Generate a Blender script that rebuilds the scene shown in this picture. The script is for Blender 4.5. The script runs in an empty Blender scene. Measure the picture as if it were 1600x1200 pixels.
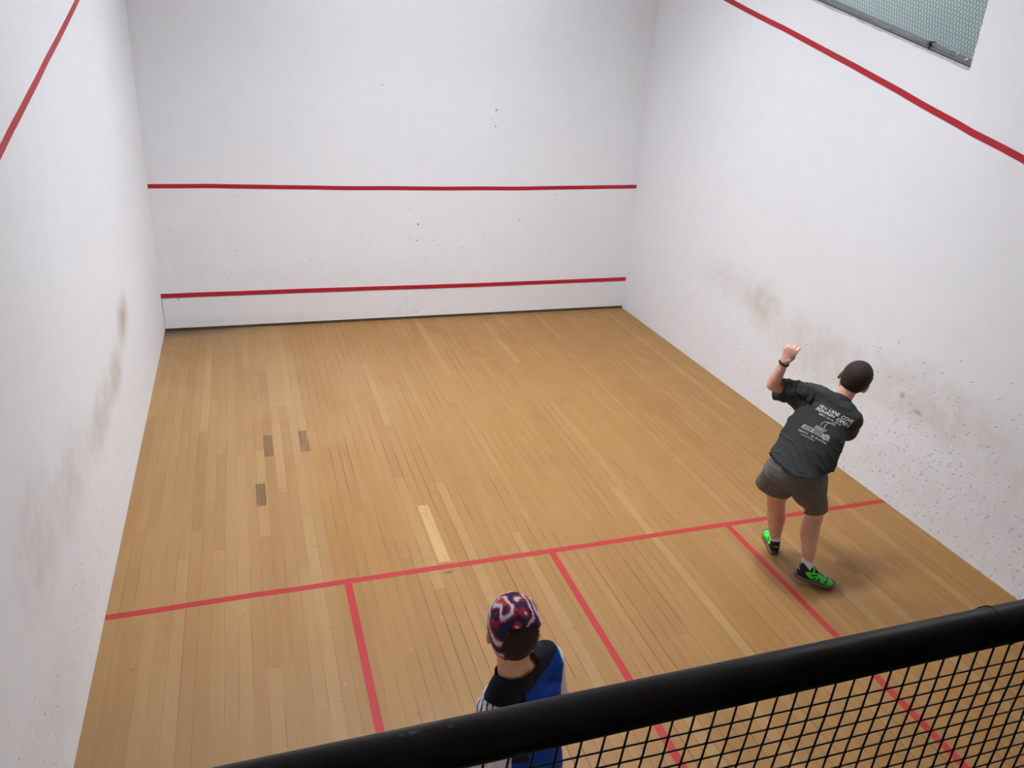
import bpy, bmesh, math, random
import numpy as np
from mathutils import Vector, Matrix, noise
from mathutils.bvhtree import BVHTree

S = bpy.context.scene
COL = S.collection
R_ = random.Random(7)

# ------------------------------------------------------------------ camera, world, light, exposure
S.view_settings.view_transform = 'Standard'
S.view_settings.look = 'None'
S.view_settings.gamma = 1
S.view_settings.use_curve_mapping = False
S.view_settings.exposure = 0.0

cam_d = bpy.data.cameras.new('camera')
cam = bpy.data.objects.new('camera', cam_d)
COL.objects.link(cam)
S.camera = cam
cam.location = (1.0719, -10.1668, 3.6877)
cam.rotation_mode = 'XYZ'
cam.rotation_euler = (1.167078, -0.054189, -0.304906)
cam_d.sensor_width = 36
cam_d.lens = 1227.6 * 36 / 1600
cam_d.shift_x = 17.06 / 1600
cam_d.shift_y = -21.12 / 1600
cam_d.clip_start = 0.02
cam_d.clip_end = 100

w = bpy.data.worlds.new('world')
S.world = w
w.use_nodes = True
w.node_tree.nodes['Background'].inputs[0].default_value = (0.75, 0.8, 0.9, 1)
w.node_tree.nodes['Background'].inputs[1].default_value = 0.15

LAMPS = [(2.3, -2.5), (4.1, -2.5), (2.3, -5.0), (4.1, -5.0)]
LAMP_W = 290.0            # radiance of the court's ceiling tubes
CEIL = 8.0
LOUVRE = 0.52           # depth of the unseen shades added to keep direct light off the upper walls
COURT_W, COURT_L = 6.4, 9.75

# ------------------------------------------------------------------ helpers
def lin(c):
    return tuple(((x / 255) / 12.92 if x / 255 <= 0.04045 else ((x / 255 + 0.055) / 1.055) ** 2.4) for x in c)

class NT:
    """small wrapper for building node materials"""
    def __init__(s, name):
        s.m = bpy.data.materials.new(name)
        s.m.use_nodes = True
        s.t = s.m.node_tree
        s.t.nodes.clear()
        s.out = s.t.nodes.new('ShaderNodeOutputMaterial')
        s.b = s.t.nodes.new('ShaderNodeBsdfPrincipled')
        s.t.links.new(s.b.outputs[0], s.out.inputs[0])
    def n(s, typ, **kw):
        nd = s.t.nodes.new(typ)
        for k, v in kw.items():
            setattr(nd, k, v)
        return nd
    def put(s, sock, v):
        if isinstance(v, bpy.types.NodeSocket):
            s.t.links.new(v, sock)
        elif v is not None:
            if isinstance(v, tuple) and sock.type == 'RGBA' and len(v) == 3:
                v = v + (1,)
            sock.default_value = v
    def math(s, op, a, b=None, c=None, clamp=False):
        nd = s.n('ShaderNodeMath', operation=op)
        nd.use_clamp = clamp
        s.put(nd.inputs[0], a); s.put(nd.inputs[1], b); s.put(nd.inputs[2], c)
        return nd.outputs[0]
    def mul(s, a, b): return s.math('MULTIPLY', a, b)
    def add(s, a, b): return s.math('ADD', a, b)
    def sub(s, a, b): return s.math('SUBTRACT', a, b)
    def gt(s, a, b): return s.math('GREATER_THAN', a, b)
    def lt(s, a, b): return s.math('LESS_THAN', a, b)
    def mx(s, a, b): return s.math('MAXIMUM', a, b)
    def mr(s, v, a, b, c=0.0, d=1.0, smooth=True):
        nd = s.n('ShaderNodeMapRange')
        if smooth: nd.interpolation_type = 'SMOOTHSTEP'
        s.put(nd.inputs[0], v); s.put(nd.inputs[1], a); s.put(nd.inputs[2], b); s.put(nd.inputs[3], c); s.put(nd.inputs[4], d)
        return nd.outputs[0]
    def mix(s, f, a, b, blend='MIX'):
        nd = s.n('ShaderNodeMix', data_type='RGBA', blend_type=blend)
        nd.clamp_factor = True
        s.put(nd.inputs[0], f); s.put(nd.inputs[6], a); s.put(nd.inputs[7], b)
        return nd.outputs[2]
    def xyz(s):
        tc = s.n('ShaderNodeTexCoord')
        sp = s.n('ShaderNodeSeparateXYZ')
        s.t.links.new(tc.outputs['Object'], sp.inputs[0])
        return sp.outputs[0], sp.outputs[1], sp.outputs[2], tc.outputs['Object']
    def comb(s, x=0.0, y=0.0, z=0.0):
        nd = s.n('ShaderNodeCombineXYZ')
        s.put(nd.inputs[0], x); s.put(nd.inputs[1], y); s.put(nd.inputs[2], z)
        return nd.outputs[0]
    def noise(s, vec, scale=5.0, detail=2.0, rough=0.5, out=0):
        nd = s.n('ShaderNodeTexNoise')
        s.put(nd.inputs['Vector'], vec); nd.inputs['Scale'].default_value = scale
        nd.inputs['Detail'].default_value = detail; nd.inputs['Roughness'].default_value = rough
        return nd.outputs[out]
    def white(s, vec):
        nd = s.n('ShaderNodeTexWhiteNoise', noise_dimensions='3D')
        s.put(nd.inputs['Vector'], vec)
        return nd.outputs['Value'], nd.outputs['Color']
    def ell(s, a, b, ca, cb, ra, rb, soft=1.0):
        """soft elliptical mask in the two coordinates a, b"""
        da = s.math('DIVIDE', s.sub(a, ca), ra); db = s.math('DIVIDE', s.sub(b, cb), rb)
        d = s.math('SQRT', s.add(s.mul(da, da), s.mul(db, db)))
        return s.mr(d, 1.0, 1.0 - soft, 0.0, 1.0)
    def box(s, a, b, a0, a1, b0, b1):
        m = s.mul(s.gt(a, a0), s.lt(a, a1))
        return s.mul(m, s.mul(s.gt(b, b0), s.lt(b, b1)))
    def specks(s, a, b, scale_a, scale_b, density, size):
        """small marks scattered over a surface: one per voronoi cell, kept where the cell draws under 'density'"""
        v = s.comb(s.mul(a, scale_a), s.mul(b, scale_b), 0.0)
        nd = s.n('ShaderNodeTexVoronoi', voronoi_dimensions='2D')
        s.put(nd.inputs['Vector'], v); nd.inputs['Scale'].default_value = 1.0
        sp = s.n('ShaderNodeSeparateColor'); s.t.links.new(nd.outputs['Color'], sp.inputs[0])
        on = s.lt(sp.outputs[0], density)
        rad = s.mul(s.add(sp.outputs[1], 0.25), size)
        return s.mul(on, s.mr(nd.outputs['Distance'], rad, s.mul(rad, 0.4), 0.0, 1.0))
    def fin(s, color, rough=0.5, bump=None, bd=0.1, bdist=0.01, spec=0.5, metal=0.0, coat=0.0):
        s.put(s.b.inputs['Base Color'], color); s.put(s.b.inputs['Roughness'], rough)
        s.b.inputs['Specular IOR Level'].default_value = spec
        s.b.inputs['Metallic'].default_value = metal
        s.b.inputs['Coat Weight'].default_value = coat
        if bump is not None:
            bn = s.n('ShaderNodeBump'); bn.inputs['Strength'].default_value = bd; bn.inputs['Distance'].default_value = bdist
            s.put(bn.inputs['Height'], bump); s.t.links.new(bn.outputs[0], s.b.inputs['Normal'])
        return s.m

def plain(name, rgb, rough=0.6, var=0.06, scale=30.0, bump=0.0, spec=0.4, metal=0.0):
    t = NT(name)
    x, y, z, v = t.xyz()
    nz = t.noise(v, scale, 3.0, 0.6)
    c = lin(rgb)
    dark = tuple(k * (1 - var * 2) for k in c); light = tuple(min(1, k * (1 + var * 2)) for k in c)
    return t.fin(t.mix(nz, dark, light), rough, nz if bump else None, bump, 0.004, spec, metal)

def tag(o, label=None, cat=None, group=None, kind=None):
    if label: o['label'] = label
    if cat: o['category'] = cat
    if group: o['group'] = group
    if kind: o['kind'] = kind
    return o

def link(name, me, mats, parent=None, kind=None, smooth=False):
    if not isinstance(mats, (list, tuple)): mats = [mats]
    for m in mats: me.materials.append(m)
    o = bpy.data.objects.new(name, me)
    COL.objects.link(o)
    if parent:
        o.parent = parent
        o.matrix_parent_inverse = Matrix.Translation(-parent.location)
    if kind: o['kind'] = kind
    if smooth: me.polygons.foreach_set('use_smooth', [True] * len(me.polygons))
    me.update()
    return o

def from_bm(bm, name='m'):
    me = bpy.data.meshes.new(name)
    bm.to_mesh(me); bm.free()
    return me

def pydata(vs, fs, name='m'):
    me = bpy.data.meshes.new(name)
    me.from_pydata([tuple(v) for v in vs], [], fs)
    me.update()
    return me

def box_bm(bm, a, b, bev=0.0):
    a, b = Vector(a), Vector(b)
    r = bmesh.ops.create_cube(bm, size=1)
    for v in r['verts']:
        v.co = Vector(((v.co.x + .5) * (b.x - a.x) + a.x, (v.co.y + .5) * (b.y - a.y) + a.y, (v.co.z + .5) * (b.z - a.z) + a.z))
    if bev:
        es = list({e for v in r['verts'] for e in v.link_edges})
        bmesh.ops.bevel(bm, geom=es, offset=bev, segments=2, affect='EDGES')

def boxes(name, lst, mats, parent=None, kind=None, bev=0.0):
    bm = bmesh.new()
    for a, b in lst: box_bm(bm, a, b, bev)
    return link(name, from_bm(bm, name), mats, parent, kind)

def empty(name, loc, label=None, cat=None, group=None):
    o = bpy.data.objects.new(name, None)
    COL.objects.link(o); o.location = loc
    o.empty_display_size = 0.1
    return tag(o, label, cat, group)

# ------------------------------------------------------------------ materials of the court
def wall_mat(name, ax, stains, dens, specklist=(), tint=(238, 240, 244), lowtint=(238, 240, 244)):
    """white painted masonry with scuffs, ball marks and brown hand stains; ax = which axis runs along the wall"""
    t = NT(name)
    x, y, z, v = t.xyz()
    a = (x, y)[ax]
    big = t.noise(v, 0.9, 3.0, 0.6)
    fine = t.noise(v, 55.0, 3.0, 0.6)
    med = t.noise(v, 5.0, 4.0, 0.65)
    base = t.mix(t.mr(t.add(z, t.mul(big, 0.8)), 0.7, 2.6), lin(lowtint), lin(tint))
    base = t.mix(t.mul(t.mr(med, 0.35, 0.75), 0.06), base, lin((200, 198, 195)))
    for (ca, cz, ra, rz, amt, col) in stains:
        m = t.ell(a, z, ca, cz, ra, rz, 1.0)
        m = t.mul(t.mul(m, t.mr(med, 0.25, 0.7, 0.35, 1.0)), amt)
        base = t.mix(m, base, lin(col))
    if dens:
        n2 = t.noise(v, 1.3, 2.0, 0.6)
        prob = t.mul(t.mr(n2, 0.30, 0.65, 0.35, 1.0), dens(t, a, z))
        s1 = t.specks(a, z, 17.0, 21.0, prob, 0.16)
        s2 = t.specks(t.add(a, t.mul(z, 0.4)), t.add(z, t.mul(a, 0.35)), 15.0, 52.0, t.mul(prob, 0.8), 0.19)
        s3 = t.specks(t.add(a, 3.3), z, 33.0, 40.0, t.mul(prob, 0.6), 0.17)
        base = t.mix(t.mul(s1, 0.35), base, lin((110, 106, 108)))
        base = t.mix(t.mul(s2, 0.8), base, lin((80, 76, 80)))
        base = t.mix(t.mul(s3, 0.35), base, lin((120, 116, 116)))
    for (ca, cz, r, amt) in specklist:
        base = t.mix(t.mul(t.ell(a, z, ca, cz, r, r * 1.2, 0.6), amt), base, lin((60, 58, 60)))
    return t.fin(base, 0.62, t.add(fine, t.mul(med, 1.2)), 0.05, 0.004, 0.2)

BROWN = (196, 184, 168)
def d_right(t, y, z):
    near = t.mr(y, -3.0, -6.4, 0.10, 1.0)
    low = t.mr(z, 1.75, 0.35, 0.0, 1.0)
    return t.mul(t.mul(near, low), 0.75)
def d_left(t, y, z):
    return t.mul(t.mul(t.mr(y, -1.0, -5.0, 0.05, 0.8), t.mr(z, 1.3, 0.2, 0.0, 1.0)), 0.28)
def d_front(t, x, z):
    return t.mul(t.mr(z, 2.6, 0.6, 0.002, 0.02), 1.0)

M_wall_r = wall_mat('painted_wall_right', 1,
    [(-3.25, 1.13, 0.46, 0.38, 0.55, (186, 176, 146)), (-2.6, 1.2, 1.0, 0.35, 0.30, BROWN), (-4.3, 0.95, 1.3, 0.50, 0.42, BROWN),
     (-5.6, 1.05, 1.1, 0.45, 0.50, (192, 184, 172)), (-5.35, 1.0, 0.05, 0.045, 0.9, (120, 118, 118)), (-5.55, 0.93, 0.09, 0.03, 0.6, (150, 135, 110)),
     (-6.9, 0.9, 1.3, 0.7, 0.45, (194, 188, 182)), (-6.2, 0.3, 3.5, 0.5, 0.18, (188, 184, 182))], d_right)
M_wall_l = wall_mat('painted_wall_left', 1,
    [(-3.1, 1.25, 0.55, 0.28, 0.80, (172, 154, 126)), (-3.8, 1.05, 0.6, 0.26, 0.72, (176, 158, 132)), (-4.6, 1.05, 0.8, 0.30, 0.60, (180, 164, 144)),
     (-5.7, 1.15, 0.8, 0.45, 0.42, (184, 174, 166)), (-6.5, 1.3, 0.6, 0.6, 0.40, (182, 174, 166)), (-6.6, 0.5, 1.6, 0.5, 0.2, (190, 186, 184))], d_left)
M_wall_f = wall_mat('painted_wall_front', 0,
    [(2.0, 0.6, 3.0, 0.5, 0.12, (200, 196, 190)), (0.35, 1.0, 0.5, 0.7, 0.15, (204, 198, 190))], d_front,
    [(4.26, 2.79, 0.016, 0.8), (4.26, 2.59, 0.013, 0.7), (3.25, 1.32, 0.016, 0.8), (3.24, 1.10, 0.012, 0.8), (3.46, 1.1, 0.01, 0.7), (3.14, 1.14, 0.01, 0.6), (3.86, 0.99, 0.01, 0.7), (4.67, 1.36, 0.01, 0.6)])
M_plain_wall = wall_mat('painted_wall_plain', 0, [], None)
M_ceiling = plain('ceiling_paint', (225, 226, 226), 0.8, 0.02, 4)

def floor_mat():
    t = NT('maple_strip_floor')
    x, y, z, v = t.xyz()
    W = 0.0837
    xi = t.add(x, 0.0)
    colf = t.math('DIVIDE', xi, W)
    col = t.math('FLOOR', colf)
    fx = t.math('FRACT', colf)
    r1, rc1 = t.white(t.comb(col, 3.7, 1.1))
    L = t.mr(r1, 0.0, 1.0, 1.2, 3.0, False)
    rowf = t.add(t.math('DIVIDE', y, L), t.mul(r1, 37.0))
    row = t.math('FLOOR', rowf)
    fy = t.math('FRACT', rowf)
    rv, rcol = t.white(t.comb(col, row, 5.5))
    rv2, _ = t.white(t.comb(col, row, 9.5))
    grain = t.noise(t.comb(t.mul(x, 70.0), t.mul(y, 2.2), t.mul(rv, 20.0)), 1.0, 5.0, 0.65)
    grain2 = t.noise(t.comb(t.mul(x, 18.0), t.mul(y, 0.9), t.mul(rv, 31.0)), 1.0, 3.0, 0.6)
    big = t.noise(v, 0.75, 3.0, 0.6)
    wear = t.noise(v, 2.6, 5.0, 0.7)
    old = t.mr(t.add(colf, 0.0), 18.0, 18.02, 0.0, 1.0, False)      # boards right of the repair zone are a warmer batch
    warmA = t.mix(rv, lin((140, 101, 51)), lin((148, 108, 58)))
    paleA = t.mix(rv, lin((144, 109, 67)), lin((157, 123, 80)))
    c = t.mix(old, paleA, warmA)
    c = t.mix(t.mul(t.gt(rv2, 0.88), t.mr(x, 1.5, 1.9, 0.45, 0.22)), c, lin((136, 96, 57)))
    c = t.mix(t.mul(t.lt(rv2, 0.07), 0.25), c, lin((181, 150, 103)))
    c = t.mix(t.mul(t.mr(grain, 0.35, 0.75), 0.22), c, lin((138, 96, 53)))
    c = t.mix(t.mul(t.mr(grain2, 0.45, 0.8), 0.22), c, lin((176, 143, 100)))
    c = t.mix(t.mul(t.mr(big, 0.4, 0.7), 0.25), c, lin((151, 109, 61)))
    smear = t.noise(t.comb(t.mul(x, 3.0), t.mul(y, 0.8), 4.0), 1.0, 4.0, 0.65)
    c = t.mix(t.mul(t.mr(smear, 0.45, 0.7), 0.30), c, lin((141, 102, 61)))
    # worn, greyish traffic zone left of centre and towards the front wall
    c = t.mix(t.mul(t.mul(t.ell(x, y, 1.7, -2.3, 2.4, 2.6, 1.0), t.mr(wear, 0.3, 0.7)), 0.45), c, lin((163, 137, 107)))
    c = t.mix(t.mul(t.ell(x, y, 0.5, -7.4, 1.6, 2.3, 0.8), 0.25), c, lin((135, 101, 68)))
    # repairs: short dark inserts and one pale strip
    for (a0, a1, b0, b1, k, cc) in ((1.087, 1.168, -3.52, -3.10, 0.95, (98, 74, 46)), (1.415, 1.50, -3.50, -3.065, 0.9, (106, 78, 50)),
                                    (0.993, 1.073, -4.345, -3.99, 0.95, (94, 69, 42)), (2.283, 2.372, -5.42, -4.63, 0.75, (186, 152, 104)),
                                    (0.50, 0.584, -4.6, -2.9, 0.5, (124, 88, 52)), (0.67, 0.75, -4.9, -3.4, 0.45, (126, 90, 56)),
                                    (0.17, 0.25, -4.5, -3.6, 0.35, (128, 91, 57))):
        c = t.mix(t.mul(t.box(x, y, a0, a1, b0, b1), t.mul(t.mr(grain, 0.3, 0.7, 0.6, 1.0), k)), c, lin(cc))
    # dirt trodden in along the front board
    c = t.mix(t.mul(t.mul(t.mr(y, -0.34, -0.02), t.mr(x, 1.5, 0.1, 0.12, 0.95)), t.mr(wear, 0.25, 0.55, 0.2, 1.0)), c, lin((66, 54, 40)))
    c = t.mix(t.mul(t.mul(t.mr(y, -1.1, -0.2), t.mr(x, 1.7, 0.3, 0.0, 0.45)), t.mr(wear, 0.25, 0.7, 0.4, 1.0)), c, lin((118, 92, 66)))
    # scuffs and chips
    s1 = t.specks(x, y, 5.0, 9.0, 0.12, 0.10)
    c = t.mix(t.mul(s1, 0.5), c, lin((110, 78, 50)))
    s2 = t.specks(t.add(x, 1.7), t.add(y, t.mul(x, 0.3)), 7.0, 6.0, 0.07, 0.07)
    c = t.mix(t.mul(s2, 0.15), c, lin((220, 196, 158)))
    c = t.mix(t.mul(t.ell(t.add(x, t.mul(y, -0.35)), y, 4.27, -5.55, 0.05, 0.018, 0.5), 0.85), c, lin((96, 80, 48)))
    # seams between boards, open in some places and closed in others
    edge = t.math('MINIMUM', fx, t.sub(1.0, fx))
    sv = t.noise(t.comb(t.mul(col, 3.1), t.mul(y, 0.9), 2.2), 1.0, 2.0, 0.6)
    op = t.mr(sv, 0.46, 0.58, 0.12, 1.0)
    seam = t.mul(t.lt(edge, 0.024), t.mul(op, t.mr(x, 1.45, 1.75, 0.55, 1.0)))
    ends = t.mul(t.lt(t.mul(fy, L), 0.0030), 0.28)
    c = t.mix(t.mx(seam, ends), c, lin((66, 42, 22)))
    rough = t.mr(wear, 0.3, 0.8, 0.42, 0.6)
    return t.fin(c, rough, t.add(t.mul(grain, 0.25), t.mul(seam, -1.0)), 0.25, 0.0015, 0.35)
M_floor = floor_mat()

def red_mat(name, rgb, chips):
    t = NT(name)
    x, y, z, v = t.xyz()
    n1 = t.noise(v, 6.0, 4.0, 0.6); n2 = t.noise(v, 60.0, 3.0, 0.6)
    c = t.mix(n1, lin(tuple(k * 0.93 for k in rgb)), lin(tuple(min(255, k * 1.05) for k in rgb)))
    c = t.mix(t.mul(t.gt(n2, 1 - chips), 0.5), c, lin((206, 150, 140)))
    return t.fin(c, 0.5, None, spec=0.3)
M_red_wall = red_mat('red_wall_paint', (176, 32, 48), 0.27)
M_red_side = red_mat('red_wall_paint_matt', (176, 40, 52), 0.25)
M_red_floor = red_mat('red_floor_paint', (163, 42, 42), 0.30)
M_red_tin = red_mat('red_batten_paint', (176, 30, 50), 0.36)
M_tin = wall_mat('tin_board_paint', 0, [(1.2, 0.1, 1.8, 0.12, 0.2, BROWN)], None, [(3.22, 0.10, 0.008, 0.9), (3.25, 0.10, 0.008, 0.9), (3.0, 0.12, 0.006, 0.8), (0.2, 0.42, 0.012, 0.7), (6.1, 0.38, 0.01, 0.8)],
                 tint=(236, 236, 238), lowtint=(236, 236, 238))
M_gap = plain('dark_gap_wood', (74, 68, 54), 0.8, 0.30, 9)

# ------------------------------------------------------------------ shell of the court
W_, L_ = COURT_W, COURT_L
floor = boxes('floor', [((-0.2, -L_ - 0.02, -0.12), (W_ + 0.2, 0.2, 0.0))], M_floor, kind='structure')
wall_front = boxes('wall_front', [((-0.2, 0.0, 0.0), (W_ + 0.2, 0.25, CEIL))], M_wall_f, kind='structure')
wall_left = boxes('wall_left', [((-0.25, -L_, 0.0), (0.0, 0.0, CEIL))], M_wall_l, kind='structure')
# right wall with the sloping opening
OY0, OY1 = -5.14, -1.5
def zsill(y): return 3.635 + (y + 5.149) * 0.258
vs, fs = [], []
Xa, Xb = W_, W_ + 0.22
def prism(poly):
    k = len(vs); n = len(poly)
    for X in (Xa, Xb):
        for (yy, zz) in poly: vs.append((X, yy, zz))
    fs.append([k + i for i in range(n)]); fs.append([k + n + i for i in reversed(range(n))])
    for i in range(n):
        j = (i + 1) % n
        fs.append([k + i, k + n + i, k + n + j, k + j])
ZT = 5.35
prism([(-L_, 0), (OY0, 0), (OY0, CEIL), (-L_, CEIL)])
prism([(OY0, 0), (OY1, 0), (OY1, zsill(OY1)), (OY0, zsill(OY0))])
prism([(OY0, ZT), (OY1, ZT), (OY1, CEIL), (OY0, CEIL)])
prism([(OY1, 0), (0, 0), (0, CEIL), (OY1, CEIL)])
me = pydata(vs, fs, 'wall_right')
bm = bmesh.new(); bm.from_mesh(me); bmesh.ops.recalc_face_normals(bm, faces=bm.faces); bm.to_mesh(me); bm.free()
wall_right = link('wall_right', me, M_wall_r, kind='structure')
wall_back = boxes('wall_back', [((0.0, -L_, 0.0), (W_, -L_ + 0.02, 2.25))], M_plain_wall, kind='structure')
ceiling = boxes('ceiling', [((-0.3, -13.2, CEIL), (W_ + 3.3, 0.3, CEIL + 0.1))], M_ceiling, kind='structure')

# painted lines (thin coats of paint on floor and walls)
def strip_on(pts, wdt, plane, thick=0.0015):
    """ribbon following measured centre points; plane gives how (a, b) becomes a point and its normal offset"""
    vs, fs = [], []
    n = len(pts)
    for i, (a, b) in enumerate(pts):
        p0 = pts[max(0, i - 1)]; p1 = pts[min(n - 1, i + 1)]
        d = Vector((p1[0] - p0[0], p1[1] - p0[1])).normalized(); q = Vector((-d.y, d.x)) * wdt / 2
        for sgn in (-1, 1):
            for h in (0, thick):
                vs.append(plane(a + q.x * sgn, b + q.y * sgn, h))
    for i in range(n - 1):
        k = 4 * i; m = k + 4
        for (u, v2) in ((1, 3), (3, 2), (2, 0), (0, 1)): fs.append([k + u, k + v2, m + v2, m + u])
    fs.append([0, 1, 3, 2]); fs.append([4 * n - 4, 4 * n - 2, 4 * n - 1, 4 * n - 3])
    me = pydata(vs, fs, 'line')
    bm = bmesh.new(); bm.from_mesh(me); bmesh.ops.recalc_face_normals(bm, faces=bm.faces); bm.to_mesh(me); bm.free()
    return me
def dense(pts, k=14, jit=0.0):
    out = []
    for i in range(len(pts) - 1):
        for j in range(k):
            t = j / k
            out.append((pts[i][0] * (1 - t) + pts[i + 1][0] * t, pts[i][1] * (1 - t) + pts[i + 1][1] * t))
    out.append(pts[-1])
    return [(a, b + jit * noise.noise(Vector((a * 2.3, b, 1.7)))) for a, b in out]
pf = lambda a, b, h: (a, b, h)
pfront = lambda a, b, h: (a, -h, b)
pleft = lambda a, b, h: (h, a, b)
pright = lambda a, b, h: (W_ - h, a, b)
link('service_line', strip_on(dense([(0.0, 1.821), (0.711, 1.825), (1.45, 1.811), (2.15, 1.801), (2.96, 1.794), (3.65, 1.787), (4.53, 1.788), (5.28, 1.796), (6.4, 1.811)], 5, 0.004), 0.052, pfront), M_red_wall, wall_front)
link('out_line', strip_on([(0.0, 4.545), (6.4, 4.615)], 0.05, pfront), M_red_wall, wall_front)
link('out_line', strip_on(dense([(-9.75, 2.06), (-5.784, 3.077), (-4.75, 3.337), (-4.01, 3.520), (-3.114, 3.748), (0, 4.545)], 12, 0.005), 0.05, pleft), M_red_side, wall_left)
link('out_line', strip_on(dense([(-9.75, 2.02), (-5.785, 3.078), (-5.31, 3.200), (-5.174, 3.241), (-4.67, 3.379), (-3.916, 3.592), (-3.13, 3.800), (-1.663, 4.180), (0, 4.615)], 12, 0.005), 0.052, pright), M_red_side, wall_right)
link('short_line', strip_on(dense([(0.0, -5.487), (6.4, -5.470)], 20, 0.006), 0.052, pf), M_red_floor, floor)
link('half_court_line', strip_on(dense([(3.167, -5.50), (3.185, -9.73)], 20, 0.0), 0.050, lambda a, b, h: (a, b, h + 0.0001)), M_red_floor, floor)
link('service_box_line', strip_on(dense([(1.592, -5.50), (1.608, -9.73)], 20, 0.0), 0.052, lambda a, b, h: (a, b, h + 0.0001)), M_red_floor, floor)
link('service_box_line', strip_on(dense([(4.756, -5.50), (4.762, -9.73)], 20, 0.0), 0.050, lambda a, b, h: (a, b, h + 0.0001)), M_red_floor, floor)

# the tin: two painted boards with a red batten, standing over a dirty gap
tin = empty('tin_board', (3.2, -0.01, 0), 'low white tin board with a red top strip along the foot of the front wall', 'board')
boxes('panel', [((0.012, -0.012, 0.036), (3.108, -0.0005, 0.435))], M_tin, tin, bev=0.001)
boxes('panel', [((3.1105, -0.012, 0.036), (6.397, -0.0005, 0.425))], M_tin, tin, bev=0.001)
vs = []; fs = []
P0 = [(0.0, 0.471), (0.75, 0.468), (1.78, 0.466), (3.12, 0.457), (3.87, 0.451), (5.0, 0.452), (6.398, 0.453)]
link('red_strip', strip_on(dense(P0, 8, 0.002), 0.050, lambda a, b, h: (a, -0.0005 - h, b), 0.016), M_red_tin, tin)
boxes('kick_gap', [((0.005, -0.008, 0.0005), (6.395, -0.0005, 0.036))], M_gap, tin)

# ------------------------------------------------------------------ ceiling lamps of the court
def emis(name, rgb, k):
    t = NT(name)
    t.t.nodes.remove(t.b)
    e = t.n('ShaderNodeEmission'); e.inputs[0].default_value = rgb + (1,); e.inputs[1].default_value = k
    t.t.links.new(e.outputs[0], t.out.inputs[0])
    return t.m
M_tube = emis('fluorescent_diffuser', (0.915, 0.97, 1.04), LAMP_W)
M_lamp_body = plain('lamp_housing', (220, 220, 218), 0.4, 0.02)
M_added_shade = plain('added_shade_paint', (70, 70, 72), 0.7, 0.02)
lamp0 = None
names = ['nearest the front wall on the left', 'nearest the front wall on the right', 'over mid court on the left', 'over mid court on the right']
for (lx, ly), nm in zip(LAMPS, names):
    if lamp0 is None:
        lamp0 = empty('ceiling_lamp', (lx, ly, CEIL))
        boxes('housing', [((lx - 0.32, ly - 0.32, CEIL - 0.06), (lx + 0.32, ly + 0.32, CEIL - 0.001))], M_lamp_body, lamp0, bev=0.006)
        boxes('diffuser', [((lx - 0.30, ly - 0.30, CEIL - 0.085), (lx + 0.30, ly + 0.30, CEIL - 0.0605))], M_tube, lamp0, bev=0.006)
        zt_, zb_ = CEIL - 0.0605, CEIL - 0.0605 - LOUVRE  # skirt added round the diffuser to cut its light on the upper walls
        boxes('shade', [((lx - 0.32, ly - 0.32, zb_), (lx - 0.303, ly + 0.32, zt_)), ((lx + 0.303, ly - 0.32, zb_), (lx + 0.32, ly + 0.32, zt_)),
                        ((lx - 0.303, ly - 0.32, zb_), (lx + 0.303, ly - 0.303, zt_)), ((lx - 0.303, ly + 0.303, zb_), (lx + 0.303, ly + 0.32, zt_))], M_added_shade, lamp0)
        o = lamp0
        kids = [c for c in COL.objects if c.parent == lamp0]
    else:
        o = lamp0.copy(); COL.objects.link(o); o.location = (lx, ly, CEIL)
        for ch in kids:
            c = ch.copy(); COL.objects.link(c); c.parent = o; c.matrix_parent_inverse = ch.matrix_parent_inverse.copy()
    tag(o, 'square ceiling lamp with an added light-blocking shade ' + nm, 'lamp', 'ceiling lamps over the court')

# ------------------------------------------------------------------ passage behind the right wall, seen through the netted opening
M_beyond = wall_mat('pale_teal_wall', 1, [], None, tint=(222, 231, 231), lowtint=(222, 231, 231))
boxes('floor', [((W_ + 0.2, -13.2, -0.12), (W_ + 3.2, 0.2, 0.0))], plain('passage_floor_paint', (120, 118, 112), 0.7, 0.05), kind='structure').name = 'floor_passage'
boxes('wall_beyond', [((W_ + 2.4, -13.2, 0.0), (W_ + 2.6, 0.2, CEIL))], M_beyond, kind='structure')
boxes('wall_passage_front', [((W_ + 0.2, 0.0, 0.0), (W_ + 2.4, 0.2, CEIL))], M_beyond, kind='structure')
boxes('wall_passage_back', [((W_ + 0.22, -L_ - 0.1, 0.0), (W_ + 2.4, -L_, CEIL))], M_beyond, kind='structure')
lb = empty('ceiling_lamp', (W_ + 1.25, -1.6, CEIL), 'white ceiling lamp in the passage behind the netted opening', 'lamp')
boxes('housing', [((W_ + 1.1, -2.2, CEIL - 0.06), (W_ + 1.4, -1.0, CEIL - 0.001))], M_lamp_body, lb)
boxes('diffuser', [((W_ + 1.11, -2.18, CEIL - 0.085), (W_ + 1.39, -1.02, CEIL - 0.0605))], emis('passage_diffuser', (0.95, 1.0, 1.0), 76.0), lb)

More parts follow.
